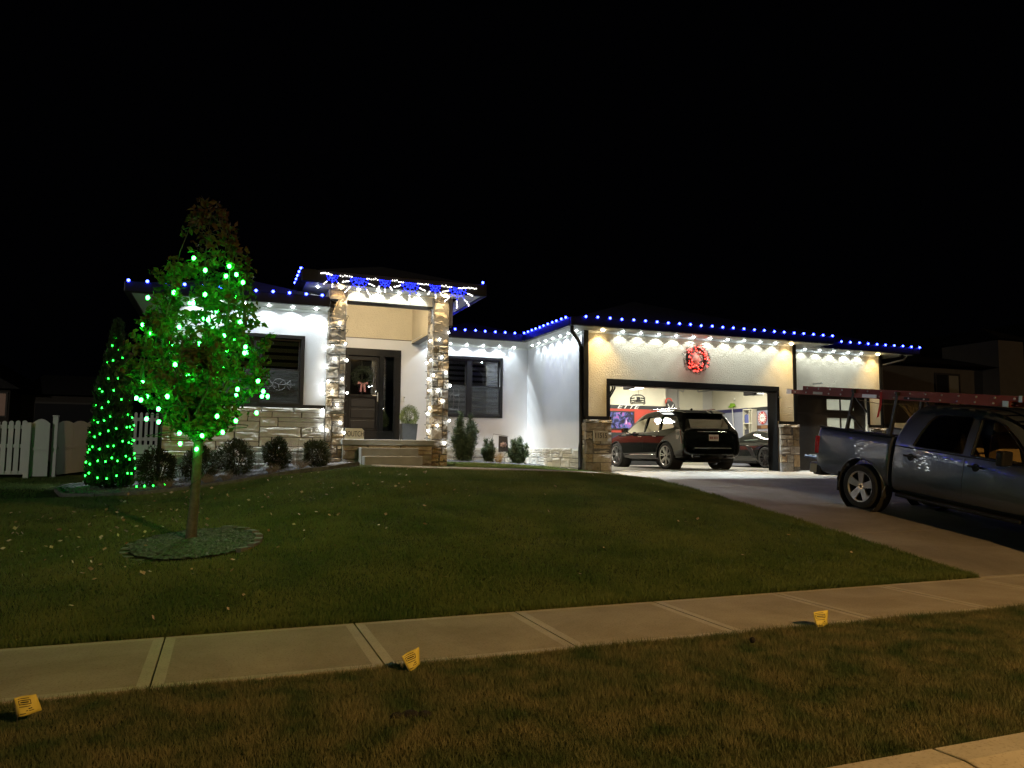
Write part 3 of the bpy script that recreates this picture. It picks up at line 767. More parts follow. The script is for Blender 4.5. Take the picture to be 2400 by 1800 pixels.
# --- entry: door with storm door, side light, casing
Yd = RY
dr = MB().box(2.85, 4.463, Yd - 0.05, Yd - 0.002, 4.05, 4.25).box(4.27, 4.463, Yd - 0.05, Yd - 0.002, 1.74, 4.05).box(2.85, 3.03, Yd - 0.05, Yd - 0.002, 1.74, 4.05)
dr.box(3.03, 4.27, Yd - 0.06, Yd + 0.1, 1.735, 2.0).box(3.88, 4.0, Yd - 0.03, Yd + 0.1, 2.0, 4.05)
door = dr.build('front_door', M['trim'], house, bevel=0.006)
M['door'] = mat('charcoal_door', (0.013, 0.014, 0.016), 0.4, spec=.3, var=(6, 0.08))
slabd = boxo('door_slab', M['door'], door, 3.031, 3.879, Yd + 0.06, Yd + 0.10, 2.001, 4.049)
for (z0, z1) in ((3.63, 3.88), (3.30, 3.57), (3.02, 3.24), (2.66, 2.90), (2.36, 2.60), (2.08, 2.30)):
    boxo('door_panel', M['door'], door, 3.13, 3.79, Yd + 0.035, Yd + 0.059, z0, z1, bevel=0.014)
st = MB().box(3.035, 3.876, Yd - 0.01, Yd + 0.02, 3.93, 4.03).box(3.035, 3.876, Yd - 0.01, Yd + 0.02, 2.93, 3.0).box(3.035, 3.876, Yd - 0.01, Yd + 0.02, 2.005, 2.07)
st.box(3.035, 3.10, Yd - 0.01, Yd + 0.02, 2.07, 3.93).box(3.80, 3.876, Yd - 0.01, Yd + 0.02, 2.07, 3.93)
st.build('storm_door_frame', M['trim'], door, bevel=0.005)
boxo('pane', M['pane'], door, 3.10, 3.80, Yd + 0.003, Yd + 0.008, 3.0, 3.93)
h = MB().box(3.83, 3.86, Yd - 0.022, Yd - 0.011, 2.82, 3.06).bar((3.845, Yd - 0.05, 2.98), (3.70, Yd - 0.05, 2.98), 0.02, 0.02).bar((3.845, Yd - 0.02, 2.98), (3.845, Yd - 0.055, 2.98), 0.02, 0.02)
h.build('door_handle', M['steel'], door)
boxo('pane', M['pane'], door, 4.0, 4.27, Yd + 0.01, Yd + 0.016, 2.05, 4.04)
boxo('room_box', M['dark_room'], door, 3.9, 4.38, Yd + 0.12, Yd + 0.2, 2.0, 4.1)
bell = boxo('doorbell', M['white_plastic'], house, 4.56, 4.60, Yd - 0.03, Yd - 0.002, 2.83, 2.99, bevel=0.005)
boxo('camera_eye', M['black_paint'], bell, 4.567, 4.593, Yd - 0.035, Yd - 0.031, 2.935, 2.965)

# --- porch: deck, steps, beams, ceiling
deck = boxo('porch_deck', M['concrete'], house, 2.34, 4.365, 16.28, 16.485, 1.615, 1.734, bevel=0.012)
boxo('deck_slab', M['concrete'], deck, 2.402, 4.343, 16.487, RY - 0.07, 1.615, 1.732)
boxo('deck_slab', M['concrete'], deck, 4.345, 4.735, 17.005, RY - 0.07, 1.615, 1.731)
boxo('stone_base', M['mortar'], deck, 2.402, 4.343, 16.44, 16.6, 1.0, 1.612)
stones(deck, 2.36, 4.345, 1.08, 1.612, 16.44, (0.15, 0.27), (0.35, 0.75), 0.075)
boxo('porch_step', M['concrete'], house, 2.70, 3.93, 15.97, 16.36, 1.1, 1.555, bevel=0.012)
boxo('porch_step', M['concrete'], house, 2.715, 3.945, 15.635, 15.968, 1.08, 1.38, bevel=0.012)
PZ = 5.02
boxo('porch_beam', M['stucco_taupe'], house, 2.402, 4.343, 16.56, 16.9, 4.79, PZ - 0.002)
boxo('beam_trim', M['trim'], house, 2.402, 4.343, 16.545, 16.92, 4.768, 4.788)
boxo('porch_beam', M['stucco_taupe'], house, 4.76, 4.95, 17.003, RY - 0.002, 4.463, 5.46)
boxo('beam_trim', M['trim'], house, 4.752, 4.96, 17.003, RY - 0.002, 4.445, 4.461)
boxo('porch_wall_panel', M['stucco_taupe'], house, 2.203, 4.758, RY - 0.03, RY - 0.002, 4.545, 5.46)
boxo('wall_reveal', M['mortar'], house, 2.203, 4.758, RY - 0.012, RY - 0.002, 4.53, 4.544)
boxo('porch_ceiling', M['stucco_taupe'], house, 2.203, 4.758, 16.91, RY, 5.46, 5.48)
boxo('wall', M['stucco'], house, 2.203, 4.95, RY, RY + .2, 4.901, 5.47)

# --- roofs, soffits, gutters
def hip(name, x0, x1, y0, y1, z, pitch=0.36):
    w, d = x1 - x0, y1 - y0; h = min(w, d) / 2 * pitch; i = min(w, d) / 2
    if w > d: r0, r1 = (x0 + i, (y0 + y1) / 2, z + h), (x1 - i, (y0 + y1) / 2, z + h)
    else: r0, r1 = ((x0 + x1) / 2, y0 + i, z + h), ((x0 + x1) / 2, y1 - i, z + h)
    v = [(x0, y0, z), (x1, y0, z), (x1, y1, z), (x0, y1, z), r0, r1]
    f = [(0, 1, 5, 4), (1, 2, 5), (2, 3, 4, 5), (3, 0, 4)] if w > d else [(0, 1, 4), (1, 2, 5, 4), (2, 3, 5), (3, 0, 4, 5)]
    return MB().add(v, f).build(name, M['shingle'], house)
def soffit(x0, x1, y0, y1, z): return boxo('soffit', M['soffit'], house, x0, x1, y0, y1, z, z + 0.015)
def gut(x0, x1, y0, y1, z, zt):
    return boxo('gutter', M['gutter'], house, x0, x1, y0, y1, z - 0.005, zt, bevel=0.02)
hip('roof', -1.80, 2.15, 16.05, 30.5, GUT - 0.03); hip('roof', 4.97, 7.95, 19.13, 30.5, GUT - 0.035); hip('roof', 2.2, 5.2, 20.6, 30.5, GUT); hip('roof', 7.65, 15.45, 16.05, 28, GUT - 0.025)
hip('roof', 14.6, 19.45, 16.75, 27.5, GUT - 0.04); hip('roof', 1.48, 5.34, 16.05, 21.8, 5.27)
soffit(-1.80, 1.99, 16.1, FY - 0.001, SOF); soffit(-1.80, -1.26, FY, 30, SOF)
soffit(4.75, 7.70, 19.18, RY - 0.001, SOF); soffit(7.702, 8.249, 16.1, RY - 0.001, SOF); soffit(8.25, 15.44, 16.1, FY - 0.001, SOF); soffit(14.74, 15.44, FY, 17.298, SOF)
soffit(15.442, 19.44, 16.8, 17.298, SOF); soffit(18.63, 19.44, 17.3, 27, SOF)
soffit(1.48, 5.33, 16.1, 16.55, PZ); soffit(1.48, 2.0, 16.552, 18.6, PZ); soffit(4.96, 5.33, 16.552, 21.5, PZ)
gut(-1.93, 1.97, 15.98, 16.098, SOF, GUT); gut(-1.93, -1.802, 16.1, 30, SOF, GUT)
gut(5.0, 7.58, 19.06, 19.178, SOF, GUT); gut(7.58, 7.70, 16.1, 19.17, SOF, GUT); gut(7.58, 15.57, 15.98, 16.098, SOF, GUT); gut(15.45, 15.57, 16.1, 16.67, SOF, GUT)
gut(15.58, 19.57, 16.68, 16.798, SOF, GUT); gut(19.45, 19.57, 16.8, 27, SOF, GUT)
gut(1.36, 5.46, 15.98, 16.098, PZ, 5.29); gut(1.36, 1.478, 16.1, 18.2, PZ, 5.29); gut(5.342, 5.46, 16.1, 21.4, PZ, 5.29)
# downspouts
dp = MB().tube([(7.68, 16.15, 4.52), (7.70, 16.2, 4.40), (8.05, 16.55, 4.22), (8.17, 16.68, 4.10), (8.17, 16.68, 1.75), (8.13, 16.64, 1.60), (8.12, 16.62, 1.15), (8.05, 16.5, 1.08)], 0.045, 8)
dp.build('downspout', M['gutter'], house, smooth=True)
MB().tube([(19.35, 17.0, 4.50), (19.3, 17.05, 4.38), (18.75, 17.6, 4.20), (18.70, 17.65, 4.05), (18.70, 17.65, 1.1)], 0.04, 8).build('downspout', M['steel'], house, smooth=True)
MB().ball((19.15, 17.0, 4.50), 0.06).build('soffit_vent', M['gutter'], house)

# --- soffit lamps: small discs let into the soffit, each with its own lamp
E_COOL = emit('cool_led', C_COOL, 75.0); E_WARM = emit('warm_led', C_WARM, 45.0)
def puck(x, y, z, warm=False, power=None, target=(0, 0.42, -1), cone=105, blend=0.10):
    r = 0.05 if warm else 0.026
    o = MB().ball((x, y, z - 0.008), r, 10, 6, sz=0.8).build('soffit_lamp', E_WARM if warm else E_COOL, house, smooth=True)
    lamp('lamp', 'SPOT', (x, y, z - 0.05), power or (P_WARM if warm else P_COOL), C_WARM if warm else C_COOL, o, 0.03 if warm else 0.012,
         (x + target[0], y + target[1], z - 0.05 + target[2]), radians(108 if warm else cone), 0.7 if warm else blend, 'Linear' if warm else 'Mix')
for x in (1.72, 1.24, 0.76, 0.28, -0.20, -0.68): puck(x, FY - 0.26, SOF, power=P_COOL * .68, target=(0, .62, -1))
for x in (4.85, 5.34, 5.83, 6.32, 6.81, 7.30, 7.75): puck(x, RY - 0.17, SOF, power=P_COOL * (.6 if x > 7.5 else 1), blend=.9 if x > 7.5 else .10)
for i in range(7): puck(8.08, 19.62 - 0.48 * i, SOF, power=P_COOL * (.55, .75, .9, 1, 1, 1, 1)[i], target=(0.6, 0, -1), blend=(.9, .6, .35, .2, .1, .1, .1)[i])
for px_ in (475, 640, 810, 970, 1130, 1285, 1445, 1595, 1745, 1890):
    p = at(1340 + px_ / 3.95, 800, Y=FY - 0.17); puck(p.x, FY - 0.17, SOF)
for px_ in (290, 2030):
    p = at(1340 + px_ / 3.95, 790, Y=FY - 0.24); puck(p.x, FY - 0.24, SOF, True, P_WARM * 5.0)
for px_ in (205, 310, 410, 515, 610):
    p = at(1820 + px_ / 3.07, 825, Y=17.13); puck(p.x, 17.13, SOF)
p = at(1820 + 735 / 3.07, 828, Y=17.02); puck(p.x, 17.05, SOF, True, P_WARM * 3.2)
for x in (2.62, 3.07, 3.52, 3.97): puck(x, 16.40, PZ, target=(0, 1.0, -1))
puck(1.75, 16.45, PZ)
puck(2.22, 16.27, PZ, True, P_WARM * 3.4, target=(0, .6, -1)); puck(4.56, 16.27, PZ, True, P_WARM * 3.4, target=(0, .6, -1))
gl_ = MB().ball((3.4, 18.0, 5.40), .055, 10, 6).build('ceiling_globe', E_WARM, house, smooth=True)
lamp('lamp', 'POINT', (3.4, 18.0, 5.30), P_WARM * 2.0, (1.0, .82, .53), gl_, .05, falloff='Linear')
# ================================================================== festive lights
E_BLUE = emit('blue_bulb', (0.014, 0.022, 1.0), 70.0); E_BLUE2 = emit('blue_rice_bulb', (0.01, 0.02, 1.0), 9.0)
E_GREEN = emit('green_bulb', (0.007, 0.55, 0.022), 42.0); E_GREENT = emit('green_tree_bulb', (0.010, 0.55, 0.026), 140.0)
E_WHITE = emit('white_bulb', (0.93, 1.0, 1.0), 40.0); E_WHITE2 = emit('white_rice_bulb', (1.0, 0.95, 0.88), 5.0)
E_RED = emit('red_bulb', (1.0, 0.03, 0.022), 24.0)
def bulbmesh(name, r, m, sz=1.25):
    me = MB().ball((0, 0, 0), r, 8, 5, sz=sz).mesh(name); me.materials.append(m)
    me.polygons.foreach_set("use_smooth", [True] * len(me.polygons)); return me
B_BLUE = bulbmesh('bulb', 0.030, E_BLUE, 1.0); B_GREEN = bulbmesh('bulb', 0.013, E_GREEN); B_GREENT = bulbmesh('bulb', 0.021, E_GREENT)
B_WHITE = bulbmesh('bulb', 0.021, E_WHITE); B_RICEB = bulbmesh('bulb', 0.010, E_BLUE2); B_RICEW = bulbmesh('bulb', 0.012, E_WHITE2); B_RED = bulbmesh('bulb', 0.011, E_RED)
brng = random.Random(3)
def string(name, label, pts, bulb, wire=M['wire'], r=0.005, group='strings of festive lights', drop=0.0, path=None):
    t = thing(name, label, 'string lights', pts[0], group)
    MB().tube(path or [(p[0], p[1], p[2] - drop) for p in pts], r, 4).build('wire', wire, t)
    for p in pts:
        inst('bulb', bulb, t, (p[0] + brng.uniform(-.006, .006), p[1] + brng.uniform(-.006, .006), p[2] + brng.uniform(-.006, .006)), (brng.uniform(-.3, .3), brng.uniform(-.3, .3), 0))
    return t
GZ = GUT + 0.012
def run(a, b, step):
    a, b = Vector(a), Vector(b); n = max(1, round((b - a).length / step)); return [tuple(a.lerp(b, i / n)) for i in range(n + 1)]
string('roofline_lights', 'blue bulbs along the gutter above the left wing window', run((-1.85, 15.96, GZ), (1.80, 15.96, GZ), 0.325), B_BLUE, drop=0.02)
string('roofline_lights', 'blue bulbs along the gutter of the recessed middle wing', run((5.05, 19.04, GZ), (7.32, 19.04, GZ), 0.285), B_BLUE, drop=0.02)
string('roofline_lights', 'blue bulbs along the receding side gutter of the garage', run((7.56, 18.95, GZ), (7.56, 16.25, GZ), 0.27), B_BLUE, drop=0.02)
string('roofline_lights', 'long row of blue bulbs above the wide garage door', run((7.95, 15.96, GZ), (15.48, 15.96, GZ), 0.322), B_BLUE, drop=0.02)
string('roofline_lights', 'blue bulbs on the lower gutter above the closed garage door', run((16.15, 16.66, GZ), (19.52, 16.66, GZ), 0.335), B_BLUE, drop=0.02)
string('roofline_lights', 'five blue bulbs on the left side edge of the porch roof', run((1.37, 16.2, 5.33), (1.37, 17.7, 5.33), 0.36), B_BLUE, drop=0.03)
string('roofline_lights', 'two blue bulbs at the right corner of the porch roof', [(5.36, 15.99, 5.33), (5.45, 16.35, 5.33)], B_BLUE, drop=0.03)

# starbursts along the porch gutter
sb = thing('starburst_lights', 'six blue and white starburst lights hanging from the porch gutter', 'string lights', (3.4, 15.95, 5.3), 'strings of festive lights')
YS = 15.955
def c7(x, y): p = at(740 + x / 5.267, 600 + y / 5.267, Y=YS); return Vector((p.x, YS, p.z))
cen = [c7(205, 245), c7(540, 285), c7(855, 310), c7(1170, 342), c7(1475, 375), c7(1755, 405)]
for i, c in enumerate(cen):
    big = i % 2 == 1
    R = 0.43 if big else 0.26
    rays = (-72, -40, -8, 24, 56) if big else (-42, 2, 40)
    if big: rays = (-74, -44, -4, 34, 68)
    wires = MB(); pts = []
    for a in rays:
        a = radians(a); Rr = R * (1.0 if abs(a) < 0.9 else 0.85) * brng.uniform(0.93, 1.05)
        d = Vector((sin(a), -0.06, -cos(a)))
        wires.tube([c, c + d * Rr], 0.004, 4)
        n = 7 if big else 5
        for k in range(1, n + 1):
            t = k / n; pts.append((c + d * Rr * t, t > 0.66))
            if t > 0.66: pts.append((c + d * Rr * (t - 0.06) + Vector((brng.uniform(-.012, .012), -0.01, brng.uniform(-.012, .012))), True))
    for a in range(-85, 86, 17 if big else 26):                      # inner fan of blue
        a = radians(a); d = Vector((sin(a), -0.03, -cos(a)))
        for t in (0.22, 0.42): pts.append((c + d * R * t, False))
    s = wires.build('starburst', M['white_wire'], sb)
    for p, w in pts: inst('bulb', B_RICEW if w else B_RICEB, s, p, (brng.uniform(0, 3), brng.uniform(0, 3), 0))
line = [c7(60, 215)] + cen + [c7(1990, 412)]
MB().tube([(p.x, p.y - 0.004, p.z + 0.01) for p in line], 0.006, 4).build('wire', M['white_wire'], sb)
for a, b in zip(line, line[1:]):
    n = 12
    for k in range(n):
        t = (k + 0.5) / n; p = a.lerp(b, t)
        mid = 0.28 < t < 0.72
        inst('bulb', B_RICEW if mid or a is line[0] or b is line[-1] else B_RICEB, sb, (p.x, p.y - 0.01 + brng.uniform(-.01, .01), p.z + 0.012 + brng.uniform(-0.006, 0.03 if mid else 0.008)), (brng.uniform(0, 3), brng.uniform(0, 3), 0))

# white strings wound round the porch columns
def colpts(lst, ox, oy, s, Y=None, X=None):
    r = []
    for (x, y) in lst:
        p = at(ox + x / s, oy + y / s, Y=Y, X=X); r.append((p.x, p.y, p.z))
    return r
L1 = colpts([(420, 890), (528, 1245), (290, 1285), (345, 1520), (552, 1540), (195, 1300), (185, 895), (190, 1010), (170, 1640)], 740, 640, 7.54, Y=16.46)
L1 += colpts([(150, 55), (400, 245), (190, 275), (115, 325), (245, 435), (120, 455), (468, 450), (325, 630), (105, 710), (100, 765), (365, 900), (95, 970), (165, 1010), (425, 1045)], 740, 850, 6.38, Y=16.46)
L1.sort(key=lambda p: -p[2])
def wound(x0, x1, z0, z1, turns):
    p = []
    for i in range(turns * 4):
        z = z1 - (z1 - z0) * i / (turns * 4); c = i % 4
        p.append([(x0 - .03, 16.46, z), (x1 + .03, 16.46, z), (x1 + .03, 17.03, z), (x0 - .03, 17.03, z)][c])
    return p
string('column_lights', 'white lights wound around the stone column left of the door', L1, B_WHITE, path=wound(2.0, 2.40, 1.75, 4.5, 9))
R1 = colpts([(285, 395), (195, 455), (222, 620), (258, 760), (188, 925), (295, 885), (222, 1030), (180, 1255), (288, 1205), (247, 1415), (140, 785)], 980, 680, 3.95, Y=16.46)
R1 += colpts([(112, 470), (122, 650), (75, 672), (95, 825), (103, 930), (108, 1095), (85, 1145), (90, 1300)], 980, 680, 3.95, X=4.30)
R1 = [(x, min(max(y, 16.46), 17.0), z) for x, y, z in R1]
R1 += [(4.40 + .3 * ((i * .618) % 1), 17.05, 2.0 + .27 * i) for i in range(8)]
R1.sort(key=lambda p: -p[2])
string('column_lights', 'white lights wound around the stone column right of the door', R1, B_WHITE, path=wound(4.345, 4.735, 1.4, 4.2, 9))

# ================================================================== planting
vr = random.Random(8)
def leafquad(mb, p, s, n=None, mi=0):
    """one small folded leaf"""
    d = Vector((vr.gauss(0, 1), vr.gauss(0, 1), vr.gauss(0, 1))).normalized() if n is None else n
    e = d.orthogonal().normalized(); a = vr.uniform(0, 2 * pi)
    u = (e * cos(a) + d.cross(e) * sin(a)); v = d.cross(u)
    p = Vector(p)
    mb.add([p - u * s, p + v * s * .55 + d * s * .2, p + u * s, p - v * s * .55 + d * s * .2], [(0, 1, 2), (0, 2, 3)], mi)

# --- lit pear tree
TB = Vector((-0.335, 9.95, G(-0.335, 9.95)))
def c1(x, y, Y): p = at(x / 2.0743, 440 + y / 2.0743, Y=Y); return p
pear = thing('pear_tree', 'young pear tree with a tall leafy crown wound with green lights', 'tree', TB)
fork = Vector((-0.30, 9.95, 1.56))
tr = MB().tube([TB - Vector((0, 0, .05)), TB + Vector((0.003, 0, .12)), TB.lerp(fork, 0.5) + Vector((.01, 0, 0)), fork, fork + Vector((.01, .0, .12))], [0.088, 0.066, 0.058, 0.056, 0.046], 10)
env_z = [1.55, 1.75, 2.0, 2.35, 2.75, 3.1, 3.5, 3.9, 4.3, 4.6]
env_r = [0.10, 0.50, 0.78, 0.88, 0.84, 0.74, 0.64, 0.50, 0.32, 0.10]
def env(z): return interp(z, env_z, env_r)
twigs = MB(); leafpts = []
limbs = []
for i in range(13):
    a = 2 * pi * i / 13 + vr.uniform(-.25, .25); top = vr.uniform(2.3, 4.5) if i else 4.6
    out = 0.92 if top < 3.2 else 0.75
    pts = [fork + Vector((0, 0, vr.uniform(-.02, .12)))]
    for k in range(1, 7):
        t = k / 6; z = fork.z + (top - fork.z) * t
        rr = env(min(z, 4.55)) * out * min(1, t * 1.9) * (0.75 + 0.25 * t)
        pts.append(Vector((fork.x + cos(a + .25 * t) * rr + vr.uniform(-.03, .03), fork.y + sin(a + .25 * t) * rr + vr.uniform(-.03, .03), z)))
    limbs.append(pts)
    tr.tube(pts, [0.032, 0.024, 0.018, 0.014, 0.010, 0.007, 0.004], 5)
limbs.append([fork + Vector((0, 0, .05)) + Vector((vr.uniform(-.04, .04), vr.uniform(-.04, .04), k * 0.48)) for k in range(7)])
tr.tube(limbs[-1], [0.04, 0.03, 0.024, 0.018, 0.013, 0.008, 0.004], 5)
for pts in limbs:
    for k in range(1, 7):
        for _ in range(9):
            b = pts[k - 1].lerp(pts[k], vr.random())
            a = vr.uniform(0, 2 * pi); ln = vr.uniform(0.12, 0.42)
            d = Vector((cos(a), sin(a), vr.uniform(0.1, 1.0))).normalized()
            e = b + d * ln
            rad = Vector((e.x - fork.x, e.y - fork.y)).length
            lim = env(e.z) * vr.uniform(0.75, 1.08)
            if e.z > 4.68 or e.z < 1.72: continue
            if rad > lim: e = Vector((fork.x + (e.x - fork.x) * lim / rad, fork.y + (e.y - fork.y) * lim / rad, e.z))
            twigs.tube([b, b.lerp(e, .5) + Vector((0, 0, .015)), e], [0.005, 0.004, 0.002], 3, cap=False)
            dens = 15 if e.z < 3.9 else 11
            for q in range(vr.randint(dens - 6, dens)):
                t = vr.uniform(0.35, 1.08); p = b.lerp(e, t) + Vector((vr.gauss(0, .032), vr.gauss(0, .032), vr.gauss(0, .03)))
                leafpts.append(p)
tr.build('trunk', M['bark'], pear, smooth=True)
twigs.build('twigs', M['bark'], pear, raw=True)
cr_, ca = MB(), MB()
for p in leafpts:
    aut = (p.z > 3.75 and vr.random() < .8) or vr.random() < 0.10
    leafquad(ca if aut else cr_, p, vr.uniform(0.032, 0.060))
cr_.build('crown', M['leaf'], pear, raw=True); ca.build('autumn_leaves', M['leaf_autumn'], pear, raw=True)
TL = [(998, 400), (1100, 428), (1148, 420), (1180, 458), (1117, 382), (845, 510), (718, 535), (995, 520), (940, 560), (1168, 650), (1090, 720), (735, 708), (830, 760), (968, 758), (870, 678), (1195, 775), (1190, 803), (912, 918), (1047, 905), (692, 948), (1152, 980), (1255, 938), (1280, 988), (1300, 1013), (1272, 1013), (660, 1022), (683, 1030), (815, 1015), (770, 1078), (713, 1125), (770, 1140), (1053, 1110), (1145, 1135), (1245, 1095), (870, 1195), (982, 1205), (878, 1243), (1080, 1188), (955, 1272), (940, 340), (695, 665), (850, 860), (1010, 640)]
tl = []
for (x, y) in TL:
    q = c1(x, y, 9.95); r = env(q.z); dx = abs(q.x - fork.x)
    dep = sqrt(max(0.0, r * r - dx * dx)) * vr.uniform(0.55, 0.95)
    q = c1(x, y, 9.95 - dep); tl.append((q.x, q.y, q.z))
extra = []
for _ in range(26):                                               # bulbs round the far side
    z = vr.uniform(1.9, 3.7); a = vr.uniform(0.1, pi - .1); r = env(z) * vr.uniform(.4, .85); extra.append((fork.x + cos(a) * r, fork.y + sin(a) * r, z))
tl.sort(key=lambda p: p[2])
order = sorted(tl + extra, key=lambda p: p[2])
string('tree_lights', 'green lights strung through the crown of the pear tree', order, B_GREENT,
       path=[(fork.x + cos(i * .8) * (0.075 if i < 20 else env(1.6 + i * .03) * .7), fork.y + sin(i * .8) * (0.078 if i < 20 else env(1.6 + i * .03) * .7), 0.9 + i * .038) for i in range(76)])

# --- cedar with green lights
def conifer(name, label, base, h, w, m, n, shape=None, size=(0.03, 0.07), group=None, spr=0.25):
    t = thing(name, label, 'shrub' if h < 2 else 'tree', base, group)
    base = Vector(base)
    MB().tube([base - Vector((0, 0, .04)), base + Vector((0, 0, h * .5)), base + Vector((0, 0, h * .96))], [0.035 * h / 2 + .01, 0.02 * h / 2 + .005, 0.004], 6).build('trunk', M['bark'], t)
    mb = MB(); f = shape or (lambda u: (1 - u) ** .7 * min(1, 0.55 + u * 3))
    lumps = [(vr.uniform(0, 2 * pi), vr.uniform(0, 1), vr.uniform(-.14, .16)) for _ in range(26)]
    for _ in range(n):
        u = vr.random() ** 1.15; a = vr.uniform(0, 2 * pi)
        k = 1 + sum(l[2] * math.exp(-((((a - l[0] + pi) % (2 * pi)) - pi) ** 2) / .35 - (u - l[1]) ** 2 / .012) for l in lumps)
        r = w * f(u) * k * sqrt(vr.uniform(0.35, 1.0)); p = base + Vector((cos(a) * r, sin(a) * r, h * (0.02 + u * 0.98)))
        d = Vector((cos(a) * spr + vr.gauss(0, .25), sin(a) * spr + vr.gauss(0, .25), vr.uniform(.4, 1.0))).normalized()
        s = vr.uniform(*size); e = d.orthogonal().normalized(); b = vr.uniform(0, pi); uu = (e * cos(b) + d.cross(e) * sin(b)) * s * 0.28
        mb.add([p - uu, p + uu, p + d * s * 1.6], [(0, 1, 2)])
        if vr.random() < .5: mb.add([p + d * s * .4, p + d * s * .6 + uu * 2, p + d * s * 1.5 + uu], [(0, 1, 2)])
    mb.build('crown' if h > 2 else 'foliage', m, t, raw=True)
    return t
CB = (-1.93, 15.5, G(-1.93, 15.5))
conifer('cedar_tree', 'narrow cone shaped cedar wrapped in green lights beside the fence', CB, 3.05, 0.44, M['cedar'], 16000, lambda u: ((1 - u) ** .68) * min(1, .85 + u * 1.2), (0.03, 0.08))
cp = []; ang = 0.3; u = 0.03
while u < 0.97:
    r = 0.44 * ((1 - u) ** .68) * min(1, .85 + u * 1.2) * vr.uniform(.93, 1.06) + 0.015
    cp.append((CB[0] + cos(ang) * r, CB[1] + sin(ang) * r, CB[2] + 3.0 * u + vr.uniform(-.07, .07)))
    st_ = 0.15 * vr.uniform(.6, 1.4); ang += st_ / max(r, .1); u += 0.0135 * st_ / max(r, .1)
string('tree_lights', 'green lights spiralling around the cone shaped cedar', cp, B_GREEN)
string('ground_lights', 'loose end of the green light string lying on the gravel', [(-1.45, 15.15, G(-1.45, 15.15) + .06), (-1.32, 15.12, G(-1.32, 15.12) + .06), (-1.18, 15.1, G(-1.18, 15.1) + .06), (-0.98, 15.1, G(-.98, 15.1) + .06)], B_GREEN)

# --- clipped shrubs in the gravel bed
def ball(name, label, base, h, w, m, n, size=(0.012, 0.026), group=None, cat='shrub'):
    t = thing(name, label, cat, base, group); base = Vector(base)
    st = MB()
    for i in range(6):
        a = i * 1.05; st.tube([base, base + Vector((cos(a) * w * .3, sin(a) * w * .3, h * .45)), base + Vector((cos(a) * w * .55, sin(a) * w * .55, h * .8))], [0.012, 0.008, 0.003], 4)
    st.build('stems', M['bark'], t)
    mb = MB()
    lumps = [(Vector((vr.gauss(0, 1), vr.gauss(0, 1), vr.gauss(0, 1))).normalized(), vr.uniform(-.32, .34)) for _ in range(22)]
    for _ in range(n):
        d = Vector((vr.gauss(0, 1), vr.gauss(0, 1), vr.gauss(0, 1))).normalized()
        k = 1 + sum(l[1] * max(0, d.dot(l[0])) ** 10 for l in lumps)
        r = k * vr.uniform(0.66, 1.10)
        p = base + Vector((d.x * w * r, d.y * w * r, h * .52 + d.z * h * .52 * r))
        if p.z < base.z: continue
        q = (d + Vector((vr.gauss(0, .5), vr.gauss(0, .5), vr.gauss(.3, .5)))).normalized()
        s = vr.uniform(*size); e = q.orthogonal().normalized() * s * .45
        mb.add([p - e, p + e, p + q * s * 2.2], [(0, 1, 2)])
    mb.build('foliage', m, t, raw=True)
    return t
def bedshrub(label, px, Y, h, w, n=3600):
    p = at(px * 1.085, 1000, Y=Y); return ball('clipped_shrub', label, (p.x, Y, G(p.x, Y)), h, w, M['shrub'], n, (0.014, 0.034), 'shrubs in the gravel bed')
bedshrub('dark shrub nearest the cedar in the gravel bed', 346, 15.35, 0.64, 0.33)
bedshrub('dark shrub half hidden behind the pear tree trunk', 437, 15.6, 0.60, 0.30)
bedshrub('widest shrub in the gravel bed right of the pear trunk', 515, 15.6, 0.64, 0.31)
bedshrub('upright oval shrub in the gravel bed under the window', 600, 15.6, 0.60, 0.23)
bedshrub('shrub at the foot of the left stone column', 682, 15.75, 0.52, 0.26)
def twiggy(name, label, x, y, h, n, m, spread=0.5, group=None, z=None, r=0.003, cat='plant'):
    z = G(x, y) if z is None else z
    mb = MB()
    for _ in range(n):
        a = vr.uniform(0, 2 * pi); s = spread * vr.random(); hh = h * vr.uniform(.5, 1)
        b = Vector((x + cos(a) * .04, y + sin(a) * .04, z)); e = b + Vector((cos(a) * s * hh, sin(a) * s * hh, hh))
        mb.tube([b, b.lerp(e, .5) + Vector((vr.uniform(-.03, .03), vr.uniform(-.03, .03), .02)), e], [r, r * .7, r * .4], 3, cap=False)
        for _k in range(2):
            p = b.lerp(e, vr.uniform(.4, .9)); q = p + Vector((vr.uniform(-.1, .1), vr.uniform(-.1, .1), vr.uniform(.02, .12)))
            mb.tube([p, q], [r * .6, r * .3], 3, cap=False)
    return tag(mb.build(name, m, raw=True), label, cat, group)
twiggy('bare_shrub', 'bare twiggy shrub beside the shrub nearest the cedar', -0.72, 15.75, 0.62, 34, M['twig'], .55, 'bare plants in the gravel bed')
twiggy('bare_shrub', 'bare twiggy shrub between the oval shrub and the column', 1.36, 15.85, 0.62, 34, M['twig'], .5, 'bare plants in the gravel bed')
twiggy('bare_shrub', 'bare twiggy shrub between the two middle bed shrubs', 0.62, 16.0, 0.42, 28, M['twig'], .5, 'bare plants in the gravel bed')
for i, (x, y, lab) in enumerate(((-0.95, 14.85, 'small dry clump nearest the cedar end of the gravel bed'), (-0.25, 14.95, 'small dry clump on the gravel behind the pear trunk'), (0.05, 15.0, 'small dry clump in front of the widest bed shrub'), (0.86, 15.1, 'small dry clump in front of the oval bed shrub'), (1.42, 15.3, 'small dry clump in front of the column shrub'))):
    twiggy('dry_clump', lab, x, y, 0.15, 70, M['twig'], 1.3, 'dry clumps in the gravel bed', r=0.0025)
